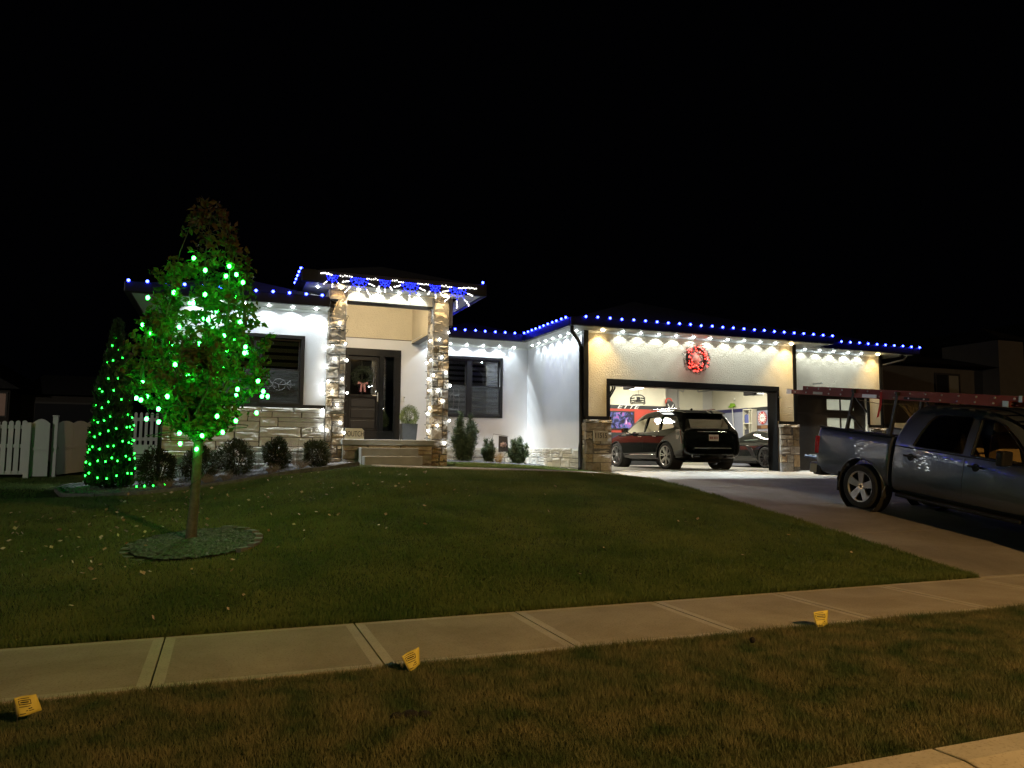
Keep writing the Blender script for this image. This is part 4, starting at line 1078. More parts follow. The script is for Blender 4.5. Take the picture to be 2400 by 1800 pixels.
# --- yews in front of the recessed wall
def yew(label, px, Y, h, w, n):
    """loose yew of several leaning leaders"""
    c = at(px * 1.085, 1000, Y=Y); base = Vector((c.x, Y, G(c.x, Y)))
    t = thing('yew_shrub', label, 'shrub', base, 'yew shrubs by the recessed wall')
    stems, fol = MB(), MB()
    for k in range(17):
        a = vr.uniform(0, 2 * pi); r0 = w * .35 * vr.random(); hk = h * (vr.uniform(.38, .8) if k > 3 else vr.uniform(.78, 1.0)); out = w * (1.0 - .75 * hk / h) * vr.uniform(.6, 1.15)
        b = base + Vector((cos(a) * r0, sin(a) * r0, 0)); e = base + Vector((cos(a) * (r0 + out), sin(a) * (r0 + out), hk))
        stems.tube([b, b.lerp(e, .5) + Vector((0, 0, .04)), e], [.010, .007, .003], 4)
        for _ in range(int(n / 11)):
            u = vr.random() ** .85; p = b.lerp(e, u) + Vector((0, 0, .16 * u * (1 - u)))
            d = Vector((vr.gauss(0, .8), vr.gauss(0, .8), vr.uniform(.1, 1.2))).normalized(); s = vr.uniform(.022, .055); rr = (.085 if u < .8 else .05) * (w / .38)
            p = p + Vector((vr.gauss(0, rr * .6), vr.gauss(0, rr * .6), vr.gauss(0, .03)))
            if p.z < base.z: continue
            q = d.orthogonal().normalized() * s * .22
            fol.add([p - q, p + q, p + d * s * 1.7], [(0, 1, 2)])
    stems.build('stems', M['bark'], t, raw=True); fol.build('foliage', M['yew'], t, raw=True)
    return t
yew('tallest yew shrub between the right column and the garden flag', 1003, 19.3, 1.38, 0.42, 10000)
yew('small narrow yew left of the garden flag', 1057, 19.35, 0.72, 0.24, 4200)
yew('broad yew shrub right of the garden flag', 1119, 19.3, 0.78, 0.36, 6400)
p = at(1076 * 1.085, 1000, Y=19.25); twiggy('straw_clump', 'straw coloured dry plant below the garden flag', p.x, 19.2, 0.34, 80, M['straw'], .55, z=G(p.x, 19.2))
# --- topiary in tall planter by the door
tp = at(882 * 1.085, 1000, Y=18.6)
pot = thing('planter', 'tall dark square planter standing beside the front door', 'planter', (tp.x, 18.6, 1.734))
MB().prism([(tp.x - .17, 1.735), (tp.x + .17, 1.735), (tp.x + .205, 2.17), (tp.x - .205, 2.17)], 18.43, 18.77, 'Y').build('pot', mat('slate_pot', (0.04, 0.042, 0.045), 0.5, var=(10, .2)), pot, bevel=0.01)
boxo('soil', M['mortar'], pot, tp.x - .17, tp.x + .17, 18.45, 18.75, 2.14, 2.172)
ball('topiary_ball', 'round clipped green topiary in the tall planter', (tp.x, 18.6, 2.12), 0.46, 0.23, M['box'], 4200, (0.010, 0.018), cat='topiary')
# ================================================================== vehicles (built x forward, y left, z up, origin on the ground under the rear axle)
def paint(name, col, metal, rough=0.28):
    m, N, L, B = nodes(name)
    B.inputs["Base Color"].default_value = (*col, 1); B.inputs["Metallic"].default_value = metal; B.inputs["Roughness"].default_value = rough
    B.inputs["Coat Weight"].default_value = 1.0; B.inputs["Coat Roughness"].default_value = 0.02
    if metal == 0: B.inputs["Specular IOR Level"].default_value = 0.0
    n = N.new("ShaderNodeTexNoise"); n.inputs["Scale"].default_value = 3.0; n.inputs["Detail"].default_value = 5
    mr = N.new("ShaderNodeMapRange"); mr.inputs["To Min"].default_value = rough * .8; mr.inputs["To Max"].default_value = rough * 1.35
    L.new(n.outputs["Fac"], mr.inputs["Value"]); L.new(mr.outputs["Result"], B.inputs["Roughness"])
    return m
M['blue_paint'] = paint('blue_grey_car_paint', (0.085, 0.103, 0.145), 0.5, 0.3)
M['black_car'] = paint('black_car_paint', (0.006, 0.007, 0.006), 0.0, 0.35)
M['grey_car'] = paint('dark_grey_car_paint', (0.012, 0.013, 0.012), 0.0, 0.3)
M['tint'] = glass('tinted_car_glass', (0.07, 0.08, 0.08), 0.01, 0.6); M['clear'] = glass('clear_car_glass', (0.75, 0.8, 0.78), 0.01, 0.6)
M['alloy'] = mat('alloy', (0.55, 0.55, 0.56), 0.3, metal=0.9); M['dark_alloy'] = mat('dark_alloy', (0.10, 0.10, 0.10), 0.3, metal=0.8)
M['tail'] = mat('red_lens', (0.45, 0.012, 0.012), 0.12, coat=1.0, var=(40, .4)); M['tan'] = mat('tan_leather', (0.42, 0.28, 0.12), 0.6, var=(12, .15), bump=(60, .2, .004), coords='obj')
M['cabin'] = mat('dark_cabin', (0.02, 0.02, 0.02), 0.8)

def loft(name, stations, m, parent, sub=2):
    """stations: (x, [(y, z) ... bottom centre -> top centre]); mirrored, capped, smoothed"""
    mb = MB(); n = len(stations[0][1]); ring = 2 * n - 2
    for x, half in stations:
        mb.v += [(x, y, z) for y, z in half] + [(x, -y, z) for y, z in reversed(half[1:-1])]
    for i in range(len(stations) - 1):
        for j in range(ring):
            mb.f.append((i * ring + j, i * ring + (j + 1) % ring, (i + 1) * ring + (j + 1) % ring, (i + 1) * ring + j))
    e = (len(stations) - 1) * ring
    for b in (0, e):
        for j in range(n - 1):
            a0, a1 = b + j, b + j + 1; c0, c1_ = b + (ring - j) % ring, b + (ring - j - 1) % ring
            f = [a0, a1, c1_, c0]; f = list(dict.fromkeys(f))
            mb.f.append(tuple(f))
    mb.m = [0] * len(mb.f)
    o = mb.build(name, m, parent, smooth=True)
    if sub:
        md = o.modifiers.new("smooth", 'SUBSURF'); md.levels = sub; md.render_levels = sub
        bpy.context.view_layer.update(); bake(o)
    return o
def sec(zb, w, zs, zbelt, wb, zr, wr):
    return [(0, zb), (w * .84, zb), (w * .96, zb + .05), (w, zb + .26), (w * .985, zs), (wb, zbelt), ((wb + wr) / 2 + .012, (zbelt + zr) / 2), (wr, zr - .05), (wr * .84, zr), (0, zr + .012)]
def cyl(x, z, r, y0, y1, n=40): return MB().prism([(x + cos(2 * pi * i / n) * r, z + sin(2 * pi * i / n) * r) for i in range(n)], y0, y1, 'Y')
def sharp(o, ang=35):
    me = o.data
    me.polygons.foreach_set("use_smooth", [True] * len(me.polygons))
    bm = bmesh.new(); bm.from_mesh(me)
    bmesh.ops.remove_doubles(bm, verts=bm.verts, dist=0.0003)
    for e in bm.edges: e.smooth = not (len(e.link_faces) == 2 and e.calc_face_angle(0) > radians(ang))
    bm.to_mesh(me); bm.free()
    return o
def side_y(o, x, z, s=1):
    ok, p, n, i = o.ray_cast(Vector((x, 3 * s, z)), Vector((0, -s, 0)))
    return p.y if ok else 0.95 * s
def wheel_meshes(key, r, w, rr, spokes, m, double, thick, dish=0.03):
    """outer face towards -y"""
    h = w / 2
    ty = MB().lathe([(rr, h * .9), (rr + .02, h), (r - .04, h), (r - .008, h * .85), (r, h * .5), (r, -h * .5), (r - .008, -h * .85), (r - .04, -h), (rr + .02, -h), (rr, -h * .92)], 40, 'Y').mesh('tyre')
    ty.materials.append(M['rubber'])
    rim = MB().lathe([(rr - .018, -h * .82), (rr - .004, -h * .95), (rr + .006, -h * .96), (rr + .004, -h * .8)], 40, 'Y').lathe([(rr, h * .9), (rr - .012, h * .6), (rr - .03, -h * .3), (rr - .0185, -h * .81)], 40, 'Y', mi=1)
    hub = rr * .24
    rim.lathe([(0, -h * .74), (hub * .8, -h * .76), (hub, -h * .66), (hub, h * .2)], 20, 'Y')
    for i in range(spokes):
        a = 2 * pi * i / spokes + .3
        for off in ((-1, 1) if double else (0,)):
            da = off * double * .5
            p0 = Vector((cos(a) * hub * .8, -h * .66, sin(a) * hub * .8)); t = Vector((-sin(a), 0, cos(a)))
            p0 += t * off * double * hub * .35
            p1 = Vector((cos(a) * (rr - .012), -h * .80, sin(a) * (rr - .012))) + t * off * double * rr * .28
            mid = p0.lerp(p1, .5) + Vector((0, -dish * .3, 0))
            rim.bar(p0, p1, thick, .035, up=(0, 1, 0))
    for i in range(5):
        a = 2 * pi * i / 5; rim.ball((cos(a) * hub * .62, -h * .78, sin(a) * hub * .62), .012, 6, 4)
    rim = rim.mesh('rim'); rim.materials.append(m); rim.materials.append(M['cabin'])
    back = MB().lathe([(0, h * .1), (rr * .62, h * .1), (rr * .62, h * .2)], 24, 'Y').mesh('brake_disc'); back.materials.append(M['cabin'])
    cap = MB().lathe([(0, -h * .80), (hub * .42, -h * .79), (hub * .45, -h * .72)], 16, 'Y').mesh('hub_cap'); cap.materials.append(M['black_paint'])
    return ty, rim, back, cap
def put_wheel(parent, ms, x, y, z):
    rot = (0, 0, pi) if y > 0 else (0, 0, 0)
    w = inst('wheel', ms[0], parent, (x, y, z), rot)
    for nme, me in (('rim', ms[1]), ('brake_disc', ms[2]), ('hub_cap', ms[3])): inst(nme, me, w, (x, y, z), rot)
    return w
def pane(name, m, parent, poly, body, s, inset=0.012):
    """flat-ish glass following the body side, poly in (x, z)"""
    c = (sum(p[0] for p in poly) / len(poly), sum(p[1] for p in poly) / len(poly)); vs = []
    for x, z in poly:
        q = (x + (x - c[0]) * .03, z + (z - c[1]) * .05)
        vs.append((q[0], GY(q[1], body) * s - inset * s, q[1]))
    tri = tessellate_polygon([[Vector((p[0], p[1], 0)) for p in poly]])
    return MB().add(vs, [tuple(t) for t in tri]).build(name, m, parent, raw=True)

# ---------------------------------------------------------------- pickup truck
truck = thing('pickup_truck', 'blue grey crew cab pickup truck with its tailgate down on the driveway', 'pickup truck')
BEDS = [(-1.16, .50, .93, .955), (-1.13, .49, .985, .98), (-1.0, .47, 1.0, .985), (-.6, .46, 1.005, .985), (0.0, .46, 1.01, .985), (.4, .46, 1.0, .985), (.58, .48, 1.0, .985), (.60, .48, .995, .98)]
def bsec(zb, w, wb): return [(0, zb), (w * .85, zb), (w * .965, zb + .05), (w, zb + .28), (w * 1.0, .98), (wb + .005, 1.14), (wb - .005, 1.24), (wb - .05, 1.35), (wb - .09, 1.375), (wb - .16, 1.375), (0, 1.375)]
bed = loft('cargo_bed', [(x, bsec(zb, w, wb)) for x, zb, w, wb in BEDS], M['blue_paint'], truck, 2)
cut(bed, [MB().box(-1.6, .50, -.80, .80, .72, 1.8), cyl(0, .41, .50, -1.3, -.62), cyl(0, .41, .50, .62, 1.3), MB().box(-1.4, -.9, -.72, .72, .3, .8)])
sharp(bed)
CAB = [(.64, sec(.44, .985, 1.02, 1.20, .955, 1.40, .90)), (.67, sec(.43, 1.0, 1.02, 1.21, .965, 1.56, .85)), (.76, sec(.43, 1.005, 1.02, 1.21, .965, 1.82, .78)), (.90, sec(.43, 1.005, 1.02, 1.21, .965, 1.96, .745)), (1.15, sec(.43, 1.005, 1.02, 1.21, .965, 2.01, .735)),
       (1.9, sec(.43, 1.005, 1.02, 1.20, .965, 2.03, .735)), (2.35, sec(.43, 1.005, 1.02, 1.195, .965, 1.985, .73)), (2.62, sec(.43, 1.005, 1.02, 1.19, .96, 1.82, .71)), (2.95, sec(.44, 1.005, 1.0, 1.18, .955, 1.49, .72)), (3.2, sec(.45, 1.005, 1.0, 1.16, .95, 1.25, .78)),
       (3.65, sec(.46, 1.01, .98, 1.12, .94, 1.22, .80)), (4.3, sec(.44, 1.0, .92, 1.06, .90, 1.15, .76)), (4.55, sec(.42, .92, .85, .98, .82, 1.04, .68)), (4.62, sec(.45, .80, .80, .9, .7, .96, .6))]
cab = loft('cab', CAB, M['blue_paint'], truck, 2)
inner = [(x, [(y * .94, (max(z, .55) if z < 1.0 else (z - .045))) for y, z in h]) for x, h in CAB if .65 < x < 3.0]
ib = loft('cutter', inner, M['cabin'], None, 2)
imb = MB(); imb.v = [tuple(v.co) for v in ib.data.vertices]; imb.f = [tuple(p.vertices) for p in ib.data.polygons]; imb.m = [0] * len(imb.f)
bpy.data.objects.remove(ib)
W_R = [(1.02, 1.285), (1.08, 1.48), (1.20, 1.72), (1.30, 1.81), (1.42, 1.84), (1.93, 1.855), (1.97, 1.82), (1.94, 1.275), (1.90, 1.262), (1.08, 1.268)]
W_F = [(2.08, 1.262), (2.10, 1.83), (2.14, 1.85), (2.32, 1.84), (2.48, 1.77), (2.70, 1.58), (2.97, 1.30), (2.94, 1.258)]
cut(cab, [imb, MB().prism(W_R, -1.3, 1.3, 'Y'), MB().prism(W_F, -1.3, 1.3, 'Y'), MB().prism([(-.66, 1.34), (.66, 1.34), (.58, 1.78), (-.58, 1.78)], .5, 1.0, 'X'),
          MB().prism([(-.74, 1.26), (.74, 1.26), (.62, 1.80), (-.62, 1.80)], 2.3, 3.25, 'X'), cyl(3.645, .41, .50, -1.3, -.62), cyl(3.645, .41, .50, .62, 1.3)])
sharp(cab)
def GY(z, body): return {'truck': interp(z, [1.2, 1.26, 1.86], [.962, .945, .768]), 'suv': interp(z, [1.0, 1.06, 1.54], [.90, .888, .685]), 'sport': interp(z, [.8, .86, 1.13], [.86, .84, .56])}[body]
for s in (-1, 1):
    pane('rear_door_glass', M['tint'], truck, W_R, 'truck', s); pane('front_door_glass', M['clear'], truck, W_F, 'truck', s)
    sm = MB(); pr_ = W_R + [W_R[0]]
    sm.tube([(x, (GY(z, 'truck') + .004) * s, z) for x, z in pr_], .009, 5); sm.build('window_seal', M['plastic'], truck)
    sm = MB(); pr_ = W_F + [W_F[0]]
    sm.tube([(x, (GY(z, 'truck') + .004) * s, z) for x, z in pr_], .009, 5); sm.build('window_seal', M['plastic'], truck)
    MB().bar((.66, s * (side_y(cab, .8, 1.235, s) * s + .002), 1.238), (3.0, s * (side_y(cab, 2.4, 1.235, s) * s + .0), 1.228), .012, .022).build('belt_moulding', M['plastic'], truck)
    for x in (.66, 2.0, 3.08):                                       # door shut lines
        MB().tube([(x, side_y(cab, x, z, s) + .0005 * s, z) for z in (.5, .62, .75, .9, 1.02, 1.12, 1.2)], .0045, 4).build('door_seam', M['plastic'], truck)
    for x in (1.02, 2.2):                                            # handle: dark cup, bar across it
        y = side_y(cab, x, 1.09, s)
        hm = MB().lathe([(0, -.006 * s), (.062, -.006 * s), (.066, .004 * s), (.05, .012 * s), (0, .012 * s)], 16, 'Y', (x, y, 1.085)).bar((x - .115, y + .028 * s, 1.10), (x + .115, y + .028 * s, 1.10), .026, .034)
        hm.build('door_handle', M['plastic'], truck, bevel=.006)
    for (xc, o) in ((0, bed), (3.645, cab)):                         # wheel arch lip
        pts = []
        for k in range(19):
            a = radians(-12 + 204 * k / 18); x, z = xc + cos(a) * .508, .41 + sin(a) * .508
            y = side_y(o, x + (0.015 if x > xc else -.015), z + .012, s) if z > .48 else .985 * s
            pts.append((x, y + .002 * s, z))
        MB().tube(pts, .014, 6).build('arch_lip', M['blue_paint'], truck, smooth=True)
        MB().lathe([(.50, -.20), (.505, .05)], 32, 'Y', (xc, s * .80, .41)).build('wheel_well', M['cabin'], truck)
    # tail lamp wrapping the corner
    tlm = MB().box(-1.172, -1.06, .885 * s if s > 0 else -1.0, 1.0 if s > 0 else -.885, .86, 1.20)
    tlm.build('tail_lamp', M['tail'], truck, bevel=.02)
    MB().box(-1.176, -1.163, min(.90 * s, .97 * s), max(.90 * s, .97 * s), .96, 1.03).build('reverse_lens', M['white_plastic'], truck)
    MB().bar((-1.13, .90 * s, 1.385), (.57, .90 * s, 1.385), .10, .03).build('bed_rail_cap', M['plastic'], truck, bevel=.008)
    MB().box(.36, .40, min(.72 * s, .98 * s), max(.72 * s, .98 * s), .22, .50).build('mud_flap', M['plastic'], truck) if False else MB().box(-.54, -.51, min(.72 * s, .99 * s), max(.72 * s, .99 * s), .24, .60).build('mud_flap', M['plastic'], truck)
    MB().bar((.75, .93 * s, .40), (2.95, .93 * s, .40), .10, .06).build('running_board', M['plastic'], truck, bevel=.02)
    mm = MB().box(2.72, 2.84, min(1.06 * s, 1.28 * s), max(1.06 * s, 1.28 * s), 1.20, 1.42).bar((2.8, .93 * s, 1.25), (2.78, 1.1 * s, 1.28), .06, .05)
    mm.build('door_mirror', M['plastic'], truck, bevel=.03)
    # ladder rack posts
    for (x, lean) in ((-.46, .10), (.70 - .0, .0)):
        pass
MB().box(-1.66, -1.17, -.80, .80, .70, .765).build('tailgate', M['blue_paint'], truck, bevel=.02)
MB().box(-1.60, -1.20, -.74, .74, .766, .772).build('tailgate_liner', M['steel'], truck, bevel=.003)
bu = MB().box(-1.36, -1.20, -.86, .86, .47, .66).bar((-1.28, -.84, .57), (-1.14, -1.0, .57), .16, .19).bar((-1.28, .84, .57), (-1.14, 1.0, .57), .16, .19)
bu.build('rear_bumper', M['steel'], truck, bevel=.02)
MB().box(-1.20, -1.0, -.97, .97, .44, .64).build('bumper_step', M['plastic'], truck, bevel=.02)
MB().box(-1.30, -.9, -.06, .06, .36, .46).build('tow_hitch', M['plastic'], truck)
MB().box(-1.12, .50, -.80, .80, .70, .735).build('bed_liner', M['plastic'], truck)
MB().box(-1.1, 4.2, -.45, .45, .34, .47).build('chassis', M['cabin'], truck)
MB().box(.66, 3.1, -.9, .9, .55, .60).build('cab_floor', M['cabin'], truck)
MB().box(4.45, 4.66, -.98, .98, .42, .62).build('front_bumper', M['chrome'], truck, bevel=.03)
MB().box(4.58, 4.64, -.62, .62, .68, .98).build('grille', M['plastic'], truck, bevel=.02)
MB().prism([(-.74, 1.27), (.74, 1.27), (.60, 1.74), (-.60, 1.74)], 2.86, 2.87, 'X').build('firewall_shade', M['cabin'], truck) if False else None
dash = MB().prism([(2.62, 1.02), (3.1, 1.02), (3.1, 1.22), (2.75, 1.24)], -.88, .88, 'Y').build('dashboard', M['cabin'], truck, bevel=.03)
for y in (-.42, .42):
    se = MB().prism([(1.62, .98), (1.72, .86), (2.18, .90), (2.20, 1.0), (1.80, 1.02), (1.66, 1.56), (1.55, 1.56), (1.52, 1.2)], y - .26, y + .26, 'Y').build('seat', M['tan'], truck, bevel=.05)
    MB().box(1.50, 1.62, y - .16, y + .16, 1.59, 1.76).build('headrest', M['tan'], se, bevel=.05)
MB().prism([(.85, .95), (1.35, .92), (1.35, 1.05), (1.0, 1.08), (.92, 1.45), (.82, 1.45)], -.8, .8, 'Y').build('seat', M['tan'], truck, bevel=.05)
st_ = MB().tube([(2.46 + cos(a * pi / 10) * .19 * .42, .42 + sin(a * pi / 10) * .19, 1.20 + cos(a * pi / 10) * .19 * .9) for a in range(21)], .016, 6)
st_.bar((2.7, .42, 1.12), (2.46, .42, 1.20), .04, .04).bar((2.46, .25, 1.20), (2.46, .59, 1.20), .03, .03); st_.build('steering_wheel', M['plastic'], truck, smooth=True)
tw = wheel_meshes('truck', .405, .27, .275, 5, M['alloy'], .45, .072)
for x in (0, 3.645):
    for y in (-.865, .865): put_wheel(truck, tw, x, y, .405)
# ladder rack
rack = MB()
for s in (-1, 1):
    for x in (-.46, .52):
        rack.bar((x - .02, .90 * s, 1.40), (x + .06, .86 * s, 2.16), .055, .055); rack.box(x - .09, x + .07, .84 * s - .05, .84 * s + .05, 1.40, 1.415)
    rack.bar((-.42, .86 * s, 2.05), (-.05, .89 * s, 1.75), .03, .03).bar((-.45, .90 * s, 1.7), (-.10, .895 * s, 1.42), .03, .03)
for x in (-.40, .58): rack.bar((x, -.92, 2.13), (x, .92, 2.13), .05, .06)
rack.build('ladder_rack', M['black_paint'], truck, bevel=.006)
th = math.atan(0.132)
truck.matrix_basis = Matrix(((0, 1, 0, 11.8), (-cos(th), 0, -sin(th), 10.65), (-sin(th), 0, cos(th), pY(10.65) + .02), (0, 0, 0, 1)))
bpy.context.view_layer.update()
TW = truck.matrix_basis.copy()

# ---------------------------------------------------------------- extension ladder on the rack
M['fibre'] = mat('red_fibreglass', (0.24, 0.045, 0.038), 0.55, var=(6, .15)); M['ali'] = mat('aluminium', (0.6, 0.6, 0.6), 0.4, metal=.9)
lad = thing('extension_ladder', 'long red fibreglass extension ladder lying on the truck rack', 'ladder', (10.95, 10.5, 2.6))
A0, A1 = Vector((10.92, 12.55, 2.80)), Vector((10.92, 5.9, 2.06))
ld = (A1 - A0).normalized(); lu = Vector((1, 0, 0)).cross(ld).normalized()
if lu.z < 0: lu = -lu
def lp(t, x, h): return A0 + ld * t + Vector((x, 0, 0)) + lu * h
LEN = (A1 - A0).length
for (x0, h, t0, t1, m) in ((0, 0.0, 0.06, LEN - 1.9, M['fibre']), (.44, 0.0, 0.06, LEN - 1.9, M['fibre']), (.035, .085, .42, LEN, M['fibre']), (.405, .085, .42, LEN, M['fibre'])):
    sgn = 1 if x0 > .2 else -1
    mb = MB().bar(lp(t0, x0, h), lp(t1, x0, h), .008, .082, up=lu).bar(lp(t0, x0 - sgn * .014, h + .038), lp(t1, x0 - sgn * .014, h + .038), .03, .007, up=lu).bar(lp(t0, x0 - sgn * .014, h - .038), lp(t1, x0 - sgn * .014, h - .038), .03, .007, up=lu)
    mb.build('rail', m, lad)
for (h, x0, x1, t0, t1) in ((0.0, 0, .44, .25, LEN - 2.0), (.085, .035, .405, .55, LEN - .1)):
    t = t0
    while t < t1:
        MB().tube([lp(t, x0 - .012, h), lp(t, x1 + .012, h)], .016, 8).build('rung', M['ali'], lad, smooth=True); t += .305
for (t0, x0, h, hh, w) in ((0.0, 0, 0, .10, .14), (LEN - 2.02, 0, .0, .09, .09), (LEN - 1.8, .035, .085, .1, .05), (2.0, 0, .0, .06, .32)):
    MB().bar(lp(t0, x0 - .012, h), lp(t0 + w, x0 - .012, h), .012, hh, up=lu).build('rail_bracket', M['ali'], lad)
MB().bar(lp(2.9, -.007, .0), lp(3.4, -.007, .0), .004, .04, up=lu).build('warning_label', M['plastic'], lad)
MB().bar(lp(.75, -.007, .0), lp(1.0, -.007, .0), .004, .05, up=lu).build('paper_label', M['white_plastic'], lad)
MB().tube([lp(1.9, 0, -.08), lp(2.4, 0, -.13), lp(3.0, 0, -.10)], .006, 5).build('tie_rope', M['twig'], lad)
stp = at(1820 + 760 / 3.07, 700 + 690 / 3.07, Y=10.2); 
tag(MB().add([(10.90, 10.16, 2.62), (10.90, 10.11, 2.62), (10.895, 10.12, 2.40), (10.89, 10.19, 2.18), (10.88, 10.23, 2.16), (10.89, 10.17, 2.40)], [(0, 1, 2, 5), (5, 2, 3, 4)]).build('strap', mat('red_strap', (.5, .03, .03), .7), raw=True), 'red strap end dangling below the ladder', 'strap')

# ---------------------------------------------------------------- black suv in the garage
suv = thing('suv', 'black suv parked nose in inside the open garage', 'suv')
SV = [(-.97, sec(.42, .78, .62, .74, .76, .86, .68)), (-.95, sec(.38, .92, .76, .94, .88, 1.03, .80)), (-.88, sec(.34, .95, .82, 1.04, .90, 1.16, .82)), (-.76, sec(.30, .95, .86, 1.08, .91, 1.32, .76)), (-.60, sec(.27, .955, .87, 1.09, .91, 1.55, .70)), (-.46, sec(.25, .955, .87, 1.09, .91, 1.655, .67)),
      (-.05, sec(.24, .96, .86, 1.075, .905, 1.69, .66)), (.8, sec(.23, .955, .85, 1.04, .905, 1.72, .66)), (1.4, sec(.23, .95, .84, 1.02, .90, 1.70, .66)), (1.85, sec(.23, .95, .83, 1.01, .895, 1.60, .65)), (2.3, sec(.23, .945, .82, 1.0, .885, 1.35, .65)), (2.7, sec(.24, .95, .81, .99, .875, 1.12, .70)),
      (3.1, sec(.25, .945, .80, .95, .86, 1.05, .72)), (3.55, sec(.27, .91, .74, .86, .80, .97, .66)), (3.76, sec(.30, .80, .66, .76, .68, .84, .56)), (3.82, sec(.34, .68, .6, .68, .58, .74, .48))]
sb_ = loft('body', SV, M['black_car'], suv, 2)
inner = [(x, [(y * .93, (max(z, .5) if z < .95 else (z - .05))) for y, z in h]) for x, h in SV if -.75 < x < 2.75]
ib = loft('cutter', inner, M['cabin'], None, 2)
imb = MB(); imb.v = [tuple(v.co) for v in ib.data.vertices]; imb.f = [tuple(p.vertices) for p in ib.data.polygons]; imb.m = [0] * len(imb.f)
bpy.data.objects.remove(ib)
V_F = [(2.30, 1.055), (1.98, 1.28), (1.70, 1.43), (1.46, 1.49), (1.28, 1.505), (1.24, 1.07)]
V_R = [(1.17, 1.07), (1.21, 1.51), (.52, 1.51), (.40, 1.10)]
V_Q = [(.33, 1.105), (.45, 1.505), (.18, 1.49), (-.08, 1.40), (-.36, 1.20), (-.34, 1.16)]
V_B = [(-.66, 1.15), (.66, 1.15), (.58, 1.50), (-.58, 1.50)]
cut(sb_, [imb] + [MB().prism(v, -1.3, 1.3, 'Y') for v in (V_F, V_R, V_Q)] + [MB().prism(V_B, -1.3, -.30, 'X'), MB().prism([(-.64, 1.12), (.64, 1.12), (.54, 1.50), (-.54, 1.50)], 1.8, 2.9, 'X')] +
    [cyl(x, .37, .42, a, b) for x in (0, 2.857) for a, b in ((-1.3, -.6), (.6, 1.3))])
sharp(sb_)
for s in (-1, 1):
    pane('door_glass', M['clear'], suv, V_F, 'suv', s); pane('door_glass', M['tint'], suv, V_R, 'suv', s); pane('quarter_glass', M['tint'], suv, V_Q, 'suv', s)
    dl = [(2.36, 1.03), (1.2, 1.045), (.35, 1.085), (-.42, 1.165), (-.40, 1.22), (-.08, 1.43), (.2, 1.515), (.5, 1.535), (1.3, 1.53)]
    MB().tube([(x, (GY(z, 'suv') + .006) * s, z) for x, z in dl], .010, 5).build('chrome_trim', M['chrome'], suv, smooth=True)
    MB().tube([(x, side_y(sb_, x, .40 + .012 * (2 - x), s) + .004 * s, .40 + .012 * (2 - x)) for x in (2.3, 1.9, 1.4, .9, .5)], .013, 5).build('sill_trim', M['chrome'], suv, smooth=True)
    for x in (1.22, .36): 
        MB().tube([(x, side_y(sb_, x, z, s), z) for z in (.42, .6, .8, .95, 1.02)], .004, 4).build('door_seam', M['plastic'], suv)
    for x in (1.38, .55): MB().bar((x - .1, side_y(sb_, x, .93, s) + .022 * s, .935), (x + .1, side_y(sb_, x, .93, s) + .022 * s, .945), .02, .022).build('door_handle', M['chrome'], suv, bevel=.006)
    for xc in (0, 2.857):
        MB().lathe([(.42, -.25), (.425, .04)], 32, 'Y', (xc, s * .84, .37)).build('wheel_well', M['cabin'], suv)
        pts = []
        for k in range(17):
            a = radians(-8 + 196 * k / 16); x, z = xc + cos(a) * .432, .37 + sin(a) * .432
            pts.append((x, (side_y(sb_, x + (.012 if x > xc else -.012), z + .012, s) if z > .4 else .93 * s) + .003 * s, z))
        MB().tube(pts, .020, 6).build('arch_lip', M['plastic'], suv, smooth=True)
    MB().bar((-.25, .60 * s, 1.715), (1.35, .60 * s, 1.735), .03, .028).build('roof_rail', M['chrome'], suv, bevel=.01)
    MB().box(2.02, 2.16, min(.96 * s, 1.13 * s), max(.96 * s, 1.13 * s), 1.06, 1.21).bar((2.14, .88 * s, 1.07), (2.08, 1.0 * s, 1.10), .05, .03).build('door_mirror', M['black_car'], suv, bevel=.03)
    tlp = MB()                                                       # tall blade tail lamp wrapping the corner
    ys = lambda x, z: side_y(sb_, x, z, s)
    outer = [(-.50, 1.11), (-.60, .84), (-.70, .84), (-.74, 1.11)]
    tlp.add([(x, ys(x, z) + .008 * s, z) for x, z in outer] + [(-.845, .72 * s, .80), (-.80, .73 * s, 1.09)], [(0, 1, 2, 3), (3, 2, 4, 5)])
    tlp.build('tail_lamp', mat('smoked_red_lens', (.06, .01, .012), .1, coat=1.0), suv)
    MB().tube([(-.72, ys(-.72, 1.08) + .012 * s, 1.08), (-.80, ys(-.80, .95) + .012 * s, .92), (-.86, ys(-.84, .75) + .012 * s, .72)], .012, 5).build('lamp_strip', mat('pale_lens', (.5, .35, .35), .2), suv)
    ex = MB().prism([(s * .38, .325), (s * .66, .335), (s * .70, .42), (s * .44, .41)], -.965, -.90, 'X'); ex.build('exhaust_tip', M['chrome'], suv, bevel=.008)
    MB().prism([(s * .42, .342), (s * .645, .350), (s * .675, .405), (s * .455, .397)], -.972, -.964, 'X').build('exhaust_mouth', M['black_paint'], suv)
MB().add([(-.86, -.67, 1.14), (-.86, .67, 1.14), (-.60, .59, 1.51), (-.60, -.59, 1.51)], [(0, 1, 2, 3)]).build('rear_glass', glass('privacy_glass', (.02, .022, .022), .01, .3), suv, raw=True)
MB().add([(2.62, -.66, 1.12), (2.62, .66, 1.12), (1.90, .56, 1.52), (1.90, -.56, 1.52)], [(0, 1, 2, 3)]).build('windscreen', M['clear'], suv, raw=True)
MB().prism([(-.74, 1.57), (-.40, 1.66), (-.05, 1.70), (-.05, 1.63), (-.55, 1.56)], -.63, .63, 'Y').build('roof_spoiler', M['black_car'], suv, bevel=.015)
MB().prism([(.0, 1.68), (.18, 1.69), (.03, 1.75)], -.02, .02, 'Y').build('roof_antenna', M['black_car'], suv, bevel=.008)
